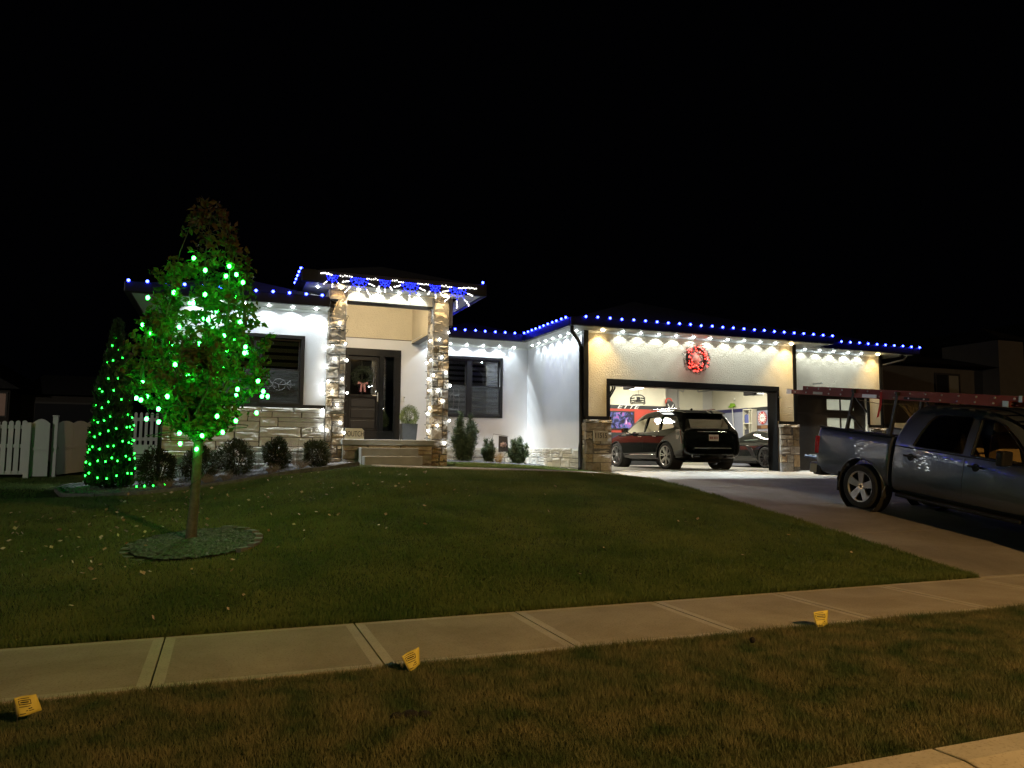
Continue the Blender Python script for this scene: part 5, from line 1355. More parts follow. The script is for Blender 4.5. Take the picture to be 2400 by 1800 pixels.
MB().tube([(-.92, -.48, 1.05), (-.945, 0, 1.055), (-.92, .48, 1.05)], .016, 6).build('chrome_bar', M['chrome'], suv, smooth=True)
MB().tube([(-.90, -.78, .60), (-.985, -.5, .60), (-1.0, 0, .60), (-.985, .5, .60), (-.90, .78, .60)], .012, 6).build('bumper_trim', M['steel'], suv, smooth=True)
em = MB().prism([(-.07, 1.15), (.07, 1.15), (.05, 1.09), (0, 1.07), (-.05, 1.09)], -.875, -.862, 'X'); em.build('tailgate_emblem', M['chrome'], suv, bevel=.004)
pl_ = MB().box(-.985, -.965, -.17, .14, .80, .97).build('licence_plate', mat('plate', (.62, .55, .48), .5, var=(18, .12)), suv, bevel=.004)
for i, y in enumerate((-.12, -.075, -.03, .03, .075, .11)): MB().box(-.989, -.9855, y - .014, y + .014, .85, .915).build('plate_letter', mat('plate_ink', (.25, .05, .04), .5) if i == 0 else bpy.data.materials['plate_ink'], pl_)
MB().box(-.86, -.80, -.80, .80, .34, .46).build('rear_diffuser', M['plastic'], suv, bevel=.02)
MB().box(-.5, 3.3, -.6, .6, .20, .30).build('underbody', M['cabin'], suv)
for y in (-.38, .38):
    se = MB().prism([(1.0, .55), (1.5, .55), (1.5, .72), (1.12, .75), (.95, 1.22), (.85, 1.2)], y - .25, y + .25, 'Y').build('seat', M['tan'], suv, bevel=.05); MB().box(.84, .94, y - .13, y + .13, 1.24, 1.40).build('headrest', M['tan'], se, bevel=.03)
sw = wheel_meshes('suv', .38, .24, .275, 7, M['alloy'], .42, .020)
for x in (0, 2.857):
    for y in (-.82, .82): put_wheel(suv, sw, x, y, .38)
suv.matrix_basis = Matrix(((0, -1, 0, 12.59), (1, 0, 0, 18.4), (0, 0, 1, 1.034), (0, 0, 0, 1)))

# ---------------------------------------------------------------- low sports car beyond it
spc = thing('sports_car', 'low dark grey sports car parked right of the black suv in the garage', 'sports car')
SP = [(-.92, sec(.38, .74, .66, .78, .78, .86, .70)), (-.88, sec(.30, .92, .70, .86, .88, .94, .76)), (-.6, sec(.20, .965, .74, .88, .90, .99, .72)), (-.1, sec(.16, .97, .78, .90, .89, 1.06, .64)), (.4, sec(.14, .965, .70, .86, .87, 1.16, .58)), (.8, sec(.13, .95, .66, .83, .86, 1.22, .55)), (1.15, sec(.13, .94, .64, .82, .86, 1.225, .55)),
      (1.55, sec(.13, .94, .64, .82, .86, 1.12, .56)), (2.0, sec(.13, .95, .66, .80, .84, .92, .62)), (2.4, sec(.14, .96, .70, .80, .82, .86, .66)), (2.9, sec(.15, .95, .66, .74, .78, .80, .62)), (3.4, sec(.17, .86, .54, .62, .70, .68, .5)), (3.62, sec(.22, .6, .44, .52, .5, .58, .4))]
so = loft('body', SP, M['grey_car'], spc, 2)
cut(so, [cyl(x, .345, .385, a, b) for x in (0, 2.72) for a, b in ((-1.3, -.62), (.62, 1.3))]); sharp(so)
for s in (-1, 1):
    dlo = [(1.98, .90), (1.55, 1.09), (1.2, 1.165), (.85, 1.15), (.35, 1.0), (.55, .89), (1.2, .875)]
    vs = [(x, side_y(so, x, z, s) + .006 * s, z) for x, z in dlo]
    MB().add(vs, [(0, 1, 2), (0, 2, 6), (2, 3, 6), (3, 5, 6), (3, 4, 5)]).build('door_glass', mat('glazed_green_dark', (.10, .13, .11), .04, coat=1.0), spc, raw=True)
    sc_ = [(1.0, .70), (.62, .62), (.46, .42), (.40, .28), (.62, .34), (.78, .52)]
    MB().add([(x, side_y(so, x, z, s) + .006 * s, z) for x, z in sc_], [(0, 1, 5), (1, 2, 5), (2, 3, 4), (2, 4, 5)]).build('side_intake', M['plastic'], spc, raw=True)
    MB().tube([(x, side_y(so, x, z, s) + .010 * s, z) for x, z in ((1.55, .76), (1.0, .72), (.66, .64), (.48, .44), (.38, .24))], .014, 5).build('intake_blade', M['grey_car'], spc, smooth=True)
    MB().tube([(x, side_y(so, x, .20, s) + .004 * s, .17) for x in (2.2, 1.6, 1.0, .5)], .02, 5).build('side_skirt', M['plastic'], spc)
    for xc in (0, 2.72): MB().lathe([(.383, -.25), (.388, .05)], 32, 'Y', (xc, s * .84, .345)).build('wheel_well', M['cabin'], spc)
MB().box(.2, .3, -.5, .5, 1.02, 1.10).build('engine_cover', M['plastic'], spc, bevel=.02)
MB().box(-.95, -.80, -.80, .80, .93, .97).build('rear_spoiler', M['plastic'], spc, bevel=.01)
MB().box(-.3, 3.2, -.6, .6, .12, .2).build('underbody', M['cabin'], spc)
cw = wheel_meshes('sport', .34, .29, .265, 10, M['dark_alloy'], .35, .016)
for x in (0, 2.72):
    for y in (-.83, .83): put_wheel(spc, cw, x, y, .34)
spc.matrix_basis = Matrix(((0, -1, 0, 17.07), (1, 0, 0, 19.6), (0, 0, 1, 1.034), (0, 0, 0, 1)))
# ================================================================== garage interior
def q4(x, y, **k): return at(1340 + x / 3.95, 720 + y / 3.95, **k)
def q9(x, y, **k): return at(1660 + x / 9.217, 880 + y / 9.217, **k)
def q10(x, y, **k): return at(1400 + x / 10.37, 870 + y / 10.37, **k)
M['g_cream'] = mat('cream_garage_wall', (0.66, 0.63, 0.50), 0.8, var=(1.5, .04), bump=(60, .15, .005))
M['g_red'] = mat('red_garage_panel', (0.42, 0.05, 0.03), 0.5, var=(2, .06)); M['g_grey'] = mat('blue_grey_garage_wall', (0.30, 0.32, 0.40), 0.7, var=(2, .05))
M['g_band'] = mat('dark_band', (0.025, 0.026, 0.028), 0.5); M['g_navy'] = mat('navy_band', (0.03, 0.03, 0.12), 0.5); M['g_pale'] = mat('pale_grey_wall', (0.52, 0.51, 0.48), 0.8, var=(1.2, .05)); M['g_floor'] = mat('garage_floor', (0.38, 0.365, 0.33), 0.45, spec=.4, var=(1.2, .12))
GF = 1.03
flo = MB().box(8.46, 14.52, 16.63, 25.6, GF - .1, GF + .002).box(14.52, 18.41, 17.45, 25.6, GF - .1, GF + .002).build('garage_floor', M['g_floor'], house)
YB = 23.8
boxo('garage_wall', M['g_cream'], house, 8.46, 15.13, YB, YB + .12, 3.19, 4.22); boxo('wall_band', M['g_band'], house, 8.46, 15.132, YB - .004, YB + .12, 3.055, 3.189); boxo('garage_wall', M['g_red'], house, 8.46, 15.13, YB, YB + .12, 2.2, 3.054); boxo('garage_wall', M['g_band'], house, 8.46, 15.13, YB, YB + .12, GF, 2.199)  # lowest strip coloured dark to stand for shade behind the suv
boxo('garage_wall', M['g_pale'], house, 15.131, 18.4, 25.4, 25.52, GF, 4.22)
idr = boxo('inner_door', M['g_cream'], house, 16.75, 17.85, 25.37, 25.399, GF, 4.2); boxo('door_casing', M['g_pale'], idr, 16.70, 16.749, 25.36, 25.399, GF, 4.2)
for (z0, z1, m) in ((3.19, 4.22, 'g_cream'), (GF, 3.054, 'g_grey')): boxo('garage_wall', M[m], house, 18.32, 18.41, 17.52, 25.39, z0, z1)
boxo('wall_band', M['g_navy'], house, 18.315, 18.41, 23.2, 25.39, 3.055, 3.189); boxo('wall_band', M['g_band'], house, 18.315, 18.41, 17.52, 23.199, 3.055, 3.189)
MB().box(8.46, 14.52, 16.81, 25.4, 4.23, 4.26).box(14.52, 18.41, 17.51, 25.4, 4.23, 4.26).build('garage_ceiling', M['g_cream'], house)
boxo('garage_wall', M['g_cream'], house, 8.455, 8.50, 16.81, 23.8, GF, 4.22)
text('wall_lettering', 'ETTE', M['white_paint'], house, (q10(990, 860, Y=YB).x, YB - .010, 3.122), 0.19, sx=2.1, shear=.35, align='RIGHT', ext=.002)
# ceiling strip lights, two opener units
E_STRIP = emit('strip_light', (1, .96, .85), 5.0)
for (x, y) in ((10.4, 19.6), (10.4, 22.2), (13.6, 19.2), (13.6, 22.2), (16.6, 19.0), (16.6, 22.4)):
    s = boxo('strip_light', E_STRIP, house, x - .09, x + .09, y - .6, y + .6, 4.15, 4.2)
    a = lamp('lamp', 'AREA', (x, y, 4.12), P_GARAGE, (1, .95, .80), s); a.data.size = .16; a.data.size_y = 1.2
def opener(x, y, z, lit):
    o = boxo('door_opener', M['plastic'], house, x - .20, x - .05, y - .25, y + .25, z - .09, z + .09, bevel=.02)
    boxo('opener_lens', emit('opener_lamp', (1, 1, .95), 9.0) if lit else M['frost'], o, x - .048, x + .24, y - .25, y + .25, z - .08, z + .08, bevel=.03)
    boxo('opener_rail', M['steel'], o, x - .03, x + .01, 16.95, y - .26, z + .05, z + .09)
    MB().tube([(x, y, z + .09), (x, y, 4.23)], .012, 6).build('hanger', M['steel'], o)
opener(11.55, 20.0, 3.50, True); opener(16.02, 20.0, 3.46, False)
MB().tube([(9.02, 16.98, 1.1), (9.02, 16.98, 2.95), (9.02, 17.05, 3.15), (9.02, 17.2, 3.32), (9.02, 17.4, 3.4), (9.02, 19.6, 3.42)], .03, 6).build('door_track', M['plastic'], house)
MB().tube([(14.14, 16.98, 1.1), (14.14, 16.98, 3.1), (14.14, 17.2, 3.40), (14.14, 19.6, 3.46)], .03, 6).build('door_track', M['plastic'], house)
for k_ in (0, 1): MB().tube([tuple(q4(x - 22 * k_, y + 6 * k_, Y=17.3 + .06 * k_)) for x, y in ((345, 845), (372, 800), (398, 752), (406, 700))], .022, 6).build('track_brace', M['plastic'], house)
for i in range(4): boxo('door_panel', M['door3'], house, 9.0, 13.98, 17.45 + .54 * i, 17.45 + .54 * (i + 1) - .01, 3.44, 3.48, bevel=.006)
MB().bar((13.2, 19.0, 3.32), (14.0, 17.9, 3.40), .03, .03).bar((13.2, 19.0, 3.32), (13.2, 19.0, 3.46), .03, .03).build('track_hanger', M['steel'], house)
MB().bar((12.6, 19.4, 3.46), (12.95, 19.4, 3.34), .025, .025).bar((12.95, 19.4, 3.34), (13.0, 19.4, 3.46), .025, .025).build('track_hanger', M['steel'], house)
boxo('door_sensor', M['steel'], house, 14.10, 14.22, 16.54, 16.56, 3.02, 3.05)

# poster of a car in a black frame (abstract neon picture)
ps = thing('framed_poster', 'framed dark poster with neon purple and blue streaks on the red panel', 'poster', (13.0, YB - .03, 2.6))
pf = (11.9, 13.80, 2.30, 2.97)
MB().box(pf[0], pf[1], YB - .03, YB - .002, pf[2], pf[3]).build('frame', M['black_paint'], ps, bevel=.006)
m, N, L, B = nodes('neon_print')
g = N.new("ShaderNodeNewGeometry"); n1 = N.new("ShaderNodeTexNoise"); n1.inputs["Scale"].default_value = 4.2; n1.inputs["Detail"].default_value = 7; n1.inputs["Distortion"].default_value = 1.6
cr = N.new("ShaderNodeValToRGB"); els = cr.color_ramp.elements; els[0].position = .36; els[0].color = (.012, .012, .02, 1); els[1].position = .74; els[1].color = (.75, .75, .95, 1)
for ps_, c_ in ((.46, (.03, .03, .10, 1)), (.54, (.10, .14, .42, 1)), (.60, (.30, .10, .40, 1)), (.66, (.55, .08, .20, 1))): e_ = els.new(ps_); e_.color = c_
L.new(g.outputs["Position"], n1.inputs["Vector"]); L.new(n1.outputs["Fac"], cr.inputs["Fac"]); L.new(cr.outputs["Color"], B.inputs["Base Color"]); B.inputs["Roughness"].default_value = .3
boxo('print', m, ps, pf[0] + .05, pf[1] - .05, YB - .036, YB - .031, pf[2] + .05, pf[3] - .05)
# wire car front on the cream wall
ca_ = thing('wall_ornament', 'black metal outline of a car front on the cream garage wall', 'wall ornament', q10(980, 680, Y=YB))
def w10(pts, r=.014): 
    return MB().tube([(lambda p: (p.x, YB - .02, p.z))(q10(x, y, Y=YB - .02)) for x, y in pts], r, 5)
for nme, pts, r in (('outline', [(805, 780), (810, 640), (880, 580), (1080, 580), (1150, 640), (1158, 790)], .017), ('roof_line', [(900, 590), (920, 570), (1050, 570), (1075, 590)], .012), ('crossbar', [(815, 705), (1150, 705)], .014), ('crossbar', [(815, 655), (910, 650)], .02), ('crossbar', [(1060, 650), (1150, 660)], .02), ('grille', [(830, 745), (880, 770), (1090, 770), (1140, 745)], .018), ('grille', [(880, 735), (1080, 735)], .010), ('wheel_line', [(820, 790), (860, 790)], .016), ('wheel_line', [(1110, 795), (1155, 795)], .016)):
    w10(pts, r).build(nme, M['black_paint'], ca_)
p0, p1 = q10(960, 740, Y=YB - .03), q10(1040, 625, Y=YB - .03); boxo('badge', M['black_paint'], ca_, p0.x, p1.x, YB - .035, YB - .015, p0.z, p1.z)
tag(MB().tube([(lambda p: (p.x, YB - .02, p.z))(q10(x, y, Y=YB - .02)) for x, y in ((1000, 420), (1000, 575))], .004, 4).build('hanging_cord', M['plastic']), 'thin cord above the car front ornament', 'cord')
# round sign with a pale winged V
cc = at(1400 + 860 / 5.027, 860 + 462 / 5.027, Y=YB - .08); rs_ = thing('round_sign', 'round black sign with a white winged letter behind the suv roof', 'sign', cc)
MB().lathe([(0, -.02), (.19, -.02), (.20, 0), (0, .01)], 28, 'Y', cc).build('disc', M['black_paint'], rs_)
for s in (-1, 1): MB().prism([(cc.x, cc.z - .10), (cc.x + s * .05, cc.z - .02), (cc.x + s * .13, cc.z + .10), (cc.x + s * .09, cc.z - .01), (cc.x + s * .03, cc.z - .12)], cc.y - .03, cc.y - .022, 'Y').build('wing_mark', M['white_paint'], rs_)
cc2 = at(1400 + 845 / 5.027, 860 + 410 / 5.027, Y=YB - .05); tag(MB().lathe([(0.10, -.02), (.15, -.02), (.15, .02), (.10, .02)], 24, 'Y', (cc2.x, YB - .03, cc2.z)).build('red_ring', mat('red_enamel', (.5, .06, .03), .4)), 'red ring sign peeking out behind the round black sign', 'sign')
# right wall: hook, tool with green head, shelf, red round sign, wooden flag, notice
XR = 18.31
hk = [q9(x, y, X=XR) for x, y in ((570, 480), (572, 530), (560, 555), (540, 550), (528, 525))]
tag(MB().tube(hk, .012, 6).build('wall_hook', M['steel']), 'bare metal hook on the cream garage wall', 'hook')
tl_ = thing('garden_tool', 'garden tool with bright green head on a white pole', 'tool', q9(545, 1100, X=XR - .1))
MB().tube([q9(515, 690, X=XR - .08), q9(548, 1110, X=XR - .08)], .016, 8).build('pole', M['white_plastic'], tl_)
gh = [q9(x, y, X=XR - .08) for x, y in ((430, 690), (480, 650), (490, 600), (545, 605), (575, 660), (540, 690), (500, 705))]
MB().prism([(p.y, p.z) for p in gh], XR - .12, XR - .03, 'X').build('tool_head', mat('lime_plastic', (.22, .42, .03), .45), tl_, bevel=.01)
sh_ = [q9(x, y, X=XR - .12) for x, y in ((805, 735), (995, 710), (1040, 1150), (815, 1150))]
ya, yb, zt, zb = sh_[0].y, sh_[1].y, sh_[0].z, GF + .4
shf = thing('storage_shelf', 'weathered cream storage shelf against the right garage wall', 'shelf', (XR - .1, (ya + yb) / 2, zb))
ym = yb + (ya - yb) * .3
boxo('side_board', M['straw'] if False else M['g_cream'], shf, XR - .25, XR - .005, ym - .012, ym + .012, zb, zt); boxo('side_board', M['g_cream'], shf, XR - .25, XR - .005, ya - .02, ya, zb, zt); boxo('side_board', M['g_cream'], shf, XR - .25, XR - .005, yb, yb + .02, zb, zt)
for z in (zt - .03, zt - .55, zt - 1.1): boxo('shelf_board', M['g_cream'], shf, XR - .25, XR - .005, yb + .021, ym - .013, z, z + .03); boxo('shelf_board', M['g_cream'], shf, XR - .25, XR - .005, ym + .013, ya - .021, z, z + .03)
boxo('back_board', M['twig'], shf, XR - .006, XR - .003, yb, ya, zb, zt)
for i, (z, c) in enumerate(((zt - .52, (.10, .12, .3)), (zt - 1.07, (.06, .06, .07)))):
    b = boxo('storage_box', mat('box_%d' % i, c, .6), None, XR - .22, XR - .03, ym + .05, ya - .06, z + .001, z + .32, bevel=.01); tag(b, ('blue box on the upper shelf in the garage', 'dark box on the lower shelf in the garage')[i], 'box')
sc1 = q9(1175, 915, X=XR); rr_ = (q9(1175, 778, X=XR).z - q9(1175, 1055, X=XR).z) / 2
rsg = thing('round_sign', 'round red and white sign on the right garage wall', 'sign', sc1)
MB().lathe([(0, -.012), (rr_, -.012), (rr_, 0)], 32, 'X', (XR - .004, sc1.y, sc1.z)).build('disc', mat('sign_red', (.42, .03, .03), .4), rsg)
MB().lathe([(0, -.016), (rr_ * .62, -.016), (rr_ * .62, -.012)], 28, 'X', (XR - .004, sc1.y, sc1.z)).build('centre', M['white_paint'], rsg)
for i in range(14):
    if i in (3, 10): continue
    a = 2 * pi * i / 14 + .2; y_, z_ = sc1.y + cos(a) * rr_ * .81, sc1.z + sin(a) * rr_ * .81
    boxo('sign_mark', M['white_paint'], rsg, XR - .0215, XR - .0165, y_ - .02, y_ + .02, z_ - .025, z_ + .025)
for d in (-.05, .05): MB().ball((XR - .021, sc1.y + d, sc1.z), .022, 8, 5).build('sign_mark', M['black_paint'], rsg)
f0, f1 = q9(1065, 1155, X=XR), q9(1290, 1070, X=XR)
wf = thing('wooden_flag', 'small wooden flag plaque below the round red sign', 'plaque', f0); ylo, yhi, zlo, zhi = min(f0.y, f1.y), max(f0.y, f1.y), f0.z, f1.z
boxo('board', mat('dark_wood', (.10, .045, .02), .6, var=(9, .3)), wf, XR - .02, XR - .002, ylo, yhi, zlo, zhi)
for k in range(3): boxo('stripe', mat('pale_wood', (.42, .24, .10), .6) if k == 0 else bpy.data.materials['pale_wood'], wf, XR - .026, XR - .0205, ylo + .005, ylo + (yhi - ylo) * .6, zlo + (zhi - zlo) * (.1 + .31 * k), zlo + (zhi - zlo) * (.24 + .31 * k))
n0, n1_ = q9(1290, 1010, X=XR), q9(1340, 825, X=XR)
boxn = boxo('wall_notice', M['white_plastic'], None, XR - .01, XR - .002, min(n0.y, n1_.y) - .1, max(n0.y, n1_.y), n0.z, n1_.z); tag(boxn, 'white notice beside the round red sign', 'notice')

# ================================================================== wreaths
def wreath(name, label, c, R, r, m, n, size=.03):
    t = thing(name, label, 'wreath', c); c = Vector(c); mb = MB()
    for _ in range(n):
        a, b = vr.uniform(0, 2 * pi), vr.uniform(0, 2 * pi); k = r * sqrt(vr.uniform(.3, 1)) * (1 + .22 * sin(a * 7) + .15 * sin(a * 13 + 1))
        ctr = Vector((cos(a), 0, sin(a))); d = ctr * cos(b) + Vector((0, -1, 0)) * sin(b)
        p = c + ctr * R + d * k
        if p.y > c.y + .05: continue
        q = (d + Vector((vr.gauss(0, .6), vr.gauss(0, .6), vr.gauss(0, .6)))).normalized(); s = vr.uniform(.5, 1.3) * size; e = q.orthogonal().normalized() * s * .22
        mb.add([p - e, p + e, p + q * s * 1.7], [(0, 1, 2)])
    mb.build('greenery', m, t, raw=True)
    MB().tube([(c.x + cos(i * pi / 16) * R, c.y, c.z + sin(i * pi / 16) * R) for i in range(33)], r * .35, 6).build('ring', M['wire'], t)
    return t
wc = (11.40, FY - .13, 3.945)
rw = wreath('lit_wreath', 'fir wreath with red lights hung above the open garage door', wc, .275, .12, M['fir'], 3600, .034)
for i in range(9): a = i * .7; inst('bulb', B_RED, rw, (wc[0] + cos(a) * .17, FY - .05, wc[2] + sin(a) * .17))  # bulbs added behind the wreath to redden the wall in its hole
for i in range(54):
    a = vr.uniform(0, 2 * pi); b = vr.uniform(-.5, 1.3); k = .125 * vr.uniform(.75, 1.05)
    ctr = Vector((cos(a), 0, sin(a))); d = ctr * sin(b - .4) + Vector((0, -1, 0)) * cos(b - .4)
    inst('bulb', B_RED, rw, Vector(wc) + ctr * .275 + d * k, (vr.uniform(0, 3), vr.uniform(0, 3), 0))
dwp = at(760 + 572 / 6.38, 780 + 655 / 6.38, Y=RY - .06)
dwr = wreath('door_wreath', 'plain fir wreath with a red checked bow on the front door', (dwp.x, RY - .05, dwp.z), .20, .085, M['fir'], 2200, .03)
bowm = mat('checked_ribbon', (.42, .02, .03), .7, var=(60, .1)); m_, N_, L_, B_ = nodes('red_white_check')
ck = N_.new("ShaderNodeTexChecker"); ck.inputs["Scale"].default_value = 40; ck.inputs["Color1"].default_value = (.26, .012, .018, 1); ck.inputs["Color2"].default_value = (.40, .30, .29, 1); g_ = N_.new("ShaderNodeNewGeometry"); L_.new(g_.outputs["Position"], ck.inputs["Vector"]); L_.new(ck.outputs["Color"], B_.inputs["Base Color"])
bx_, bz_ = dwp.x, dwp.z - .19
bow = MB()
for s in (-1, 1):
    bow.prism([(bx_, bz_), (bx_ + s * .13, bz_ + .045), (bx_ + s * .14, bz_ - .03)], RY - .175, RY - .145, 'Y').prism([(bx_ + s * .01, bz_ - .01), (bx_ + s * .065, bz_ - .02), (bx_ + s * .085, bz_ - .24), (bx_ + s * .025, bz_ - .22)], RY - .165, RY - .152, 'Y')
bow.build('bow', m_, dwr, bevel=.006)

# ================================================================== small things around the porch
sg = at(560 + 862 / 3.19, 600 + 1365 / 3.19, Y=16.42); ns = thing('name_sign', 'cream sign with black family name leaning on the porch by the column', 'sign', (sg.x, 16.40, 1.734))
w2, z0, z1 = .205, 1.736, 1.736 + .235
MB().prism([(sg.x - w2, z0), (sg.x + w2, z0), (sg.x + w2, z1 - .05), (sg.x + w2 - .05, z1), (sg.x - w2 + .02, z1), (sg.x - w2, z1 - .02)], 16.40, 16.43, 'Y').build('board', mat('cream_board', (.62, .57, .46), .7, var=(12, .08)), ns, bevel=.004)
text('lettering', 'FOUTCH', M['black_paint'], ns, (sg.x, 16.396, z0 + .11), 0.165, sx=.62, ext=.003)
cs = thing('candy_cane_stake', 'red and white striped stake leaning beside the right column', 'decoration', (4.86, 17.6, 1.12))
for i in range(9):
    a_, b_ = Vector((4.90, 17.6, 1.12)).lerp(Vector((4.80, 17.6, 1.78)), i / 9), Vector((4.90, 17.6, 1.12)).lerp(Vector((4.80, 17.6, 1.78)), (i + 1) / 9)
    MB().tube([a_, b_], .022, 8).build('band', bpy.data.materials['red_enamel'] if i % 2 == 0 else M['white_plastic'], cs)
gfp = at(1000 + 620 / 3.456, 640 + 1385 / 3.456, Y=19.0); gfl = thing('garden_flag', 'small dark garden flag with a pale emblem on a wire stand', 'flag', (gfp.x - .3, 19.0, 1.15))
k_ = lambda x, y: (lambda p: (p.x, 19.0, p.z))(at(1000 + x / 3.456, 640 + y / 3.456, Y=19.0))
MB().tube([(k_(533, 1500)[0], 19.0, 1.1), k_(533, 1340), k_(540, 1303), k_(660, 1322)], .006, 5).build('stand', M['plastic'], gfl)
fa, fb_, fc, fd = k_(585, 1318), k_(655, 1325), k_(662, 1445), k_(580, 1450)
MB().add([fa, fb_, fc, fd, (fa[0], 19.012, fa[2]), (fb_[0], 19.012, fb_[2]), (fc[0], 19.03, fc[2]), (fd[0], 19.0, fd[2])], [(0, 1, 2, 3), (7, 6, 5, 4), (0, 4, 5, 1), (1, 5, 6, 2), (2, 6, 7, 3), (3, 7, 4, 0)]).build('cloth', mat('dark_flag_cloth', (.05, .045, .05), .8, var=(9, .3)), gfl)
ec = k_(622, 1390); emb = MB()
for i in range(7):
    a = 2 * pi * i / 7; emb.ball((ec[0] + cos(a) * .07, 18.99, ec[2] + sin(a) * .05), .03, 6, 4)
emb.ball((ec[0], 18.988, ec[2]), .055, 8, 5); emb.build('emblem', mat('pale_pink_print', (.45, .33, .34), .7), gfl)
M['dull_wire'] = mat('dull_wire', (.16, .16, .17), .6)
# window outlines (unlit wire silhouettes)
def wire_decor(name, label, lines, f, r=.006):
    t = thing(name, label, 'decoration', f(*lines[0][0]))
    for ln in lines: MB().tube([f(*p) for p in ln], r, 4).build('wire', M['dull_wire'], t)
fL = lambda x, y: tuple(at(560 + x / 8.295, 770 + y / 8.295, Y=FY - .012))
circ = [(780 + 128 * cos(a * pi / 12), 1088 + 112 * sin(a * pi / 12)) for a in range(25)]
wire_decor('candy_outline', 'unlit wire outline of a wrapped sweet in the left window', [circ, [(905, 1085), (1012, 1010), (1005, 1060), (1020, 1100), (990, 1195), (905, 1085)], [(655, 1088), (560, 960), (545, 1060), (560, 1170), (655, 1088)], [(650, 1060), (700, 1045), (780, 1088), (850, 1010)], [(780, 1088), (770, 1150), (800, 1195)], [(780, 1088), (905, 1085), (1085, 1108)], [(690, 1120), (720, 1150)]], fL)
fR = lambda x, y: tuple(at(1040 + x / 10.37, 830 + y / 10.37, Y=RY - .012))
wire_decor('candle_outline', 'unlit wire outline of candles in the recessed window', [[(235, 850), (240, 930), (170, 1000), (135, 1150)], [(225, 960), (245, 1050), (240, 1200), (220, 1340)], [(365, 855), (370, 920), (350, 990), (385, 1080), (365, 1200), (355, 1370)], [(240, 980), (290, 1010), (390, 970)], [(245, 1060), (270, 1080), (280, 1150), (300, 1080), (340, 1110), (380, 1100)], [(140, 1330), (220, 1345), (350, 1360)]], fR)

# ================================================================== fence, unit and pipe beside the house
FZ = 0.86
M['vinyl'] = M['white_plastic']
def picket_panel(label, xa, xb, Y, z0, h, n, sag=0.06, gap=.42):
    t = thing('picket_fence', label, 'fence', (xa, Y, z0), 'white vinyl fence sections')
    w = (xb - xa) / n
    for i in range(n):
        x = xa + w * (i + .5); hh = h - sag * sin(pi * (i + .5) / n)
        MB().prism([(x - w * (1 - gap) / 2, z0 + .05), (x + w * (1 - gap) / 2, z0 + .05), (x + w * (1 - gap) / 2, z0 + hh - .025), (x + w * .12, z0 + hh), (x - w * .12, z0 + hh), (x - w * (1 - gap) / 2, z0 + hh - .025)], Y - .035, Y - .015, 'Y').build('picket', M['vinyl'], t)
    for z in (z0 + .08, z0 + h * .54, z0 + h * .88): boxo('rail', M['vinyl'], t, xa, xb, Y - .014, Y + .03, z - .04, z + .04)
    return t
picket_panel('picket gate section at the far left edge', -7.4, -4.10, 19.5, FZ, 1.24, 26, .06, .27)
def solid_panel(label, a, b, h, n, group='white vinyl fence sections', bump=.06):
    t = thing('vinyl_fence', label, 'fence', (a[0], a[1], a[2]), group)
    A, Bv = Vector(a), Vector(b); d = (Bv - A); ln = Vector((d.x, d.y, 0)).length; nrm = Vector((-d.y, d.x, 0)).normalized() * .03
    for i in range(n):
        p0, p1 = A.lerp(Bv, i / n), A.lerp(Bv, (i + .985) / n); top = []
        for k in range(7):
            u = k / 6; p = p0.lerp(p1, u); top.append(p + Vector((0, 0, h + bump * sin(pi * u))))
        vs = [p0 + nrm * 0, p1 + nrm * 0] + list(reversed(top)); m = len(vs)
        vs2 = [v + nrm for v in vs]
        fs = [tuple(range(m)), tuple(reversed(range(m, 2 * m)))] + [(j, (j + 1) % m, m + (j + 1) % m, m + j) for j in range(m)]
        MB().add(vs + vs2, fs).build('board', M['vinyl'], t)
    MB().bar(A - nrm * .35 + Vector((0, 0, h * .52)), Bv - nrm * .35 + Vector((0, 0, h * .52)), .02, .06).build('rail', M['vinyl'], t)
    return t
solid_panel('curved top solid vinyl gate leaf beside the pickets', (-4.02, 19.5, FZ), (-3.68, 19.52, FZ), 1.18, 1, bump=.10)
solid_panel('receding solid vinyl fence with scalloped top behind the cedar', (-3.55, 19.75, FZ + .02), (-2.75, 22.2, FZ + .12), 1.17, 4)
for (x, y, h, lab) in ((-4.08, 19.47, 1.16, 'white fence post beside the picket gate'), (-3.60, 19.66, 1.34, 'taller white fence post at the gate opening')):
    pst = thing('fence_post', lab, 'post', (x, y, FZ), 'white fence posts'); boxo('post', M['vinyl'], pst, x - .05, x + .05, y - .05, y + .05, FZ - .1, FZ + h); boxo('cap', M['vinyl'], pst, x - .06, x + .06, y - .06, y + .06, FZ + h, FZ + h + .03, bevel=.01)
picket_panel('picket section between the cedar and the house corner', -2.6, -1.28, 20.6, FZ + .1, 1.42, 11, 0, .45)
ac = thing('air_conditioner', 'white louvred air conditioning unit at the house corner', 'air conditioner', (-1.7, 18.3, FZ))
MB().box(-2.0, -1.36, 18.05, 18.6, FZ + .02, FZ + .72).build('case', M['vinyl'], ac, bevel=.015)
for i in range(9): boxo('louvre', M['vinyl'], ac, -1.90, -1.46, 18.02, 18.049, FZ + .10 + i * .045, FZ + .125 + i * .045)
boxo('louvre_recess', M['mortar'], ac, -1.92, -1.44, 18.044, 18.0495, FZ + .08, FZ + .52); boxo('base_pad', M['concrete'], ac, -2.1, -1.3, 17.95, 18.7, FZ - .1, FZ + .02)
MB().tube([(-1.20, 16.4, .8), (-1.20, 16.4, 1.9), (-1.20, 16.5, 4.4)], .04, 8).build('downspout', M['gutter'], house, smooth=True)
a_, b_ = at(197, 1135, Z=.80), at(345, 1110, Z=.86)
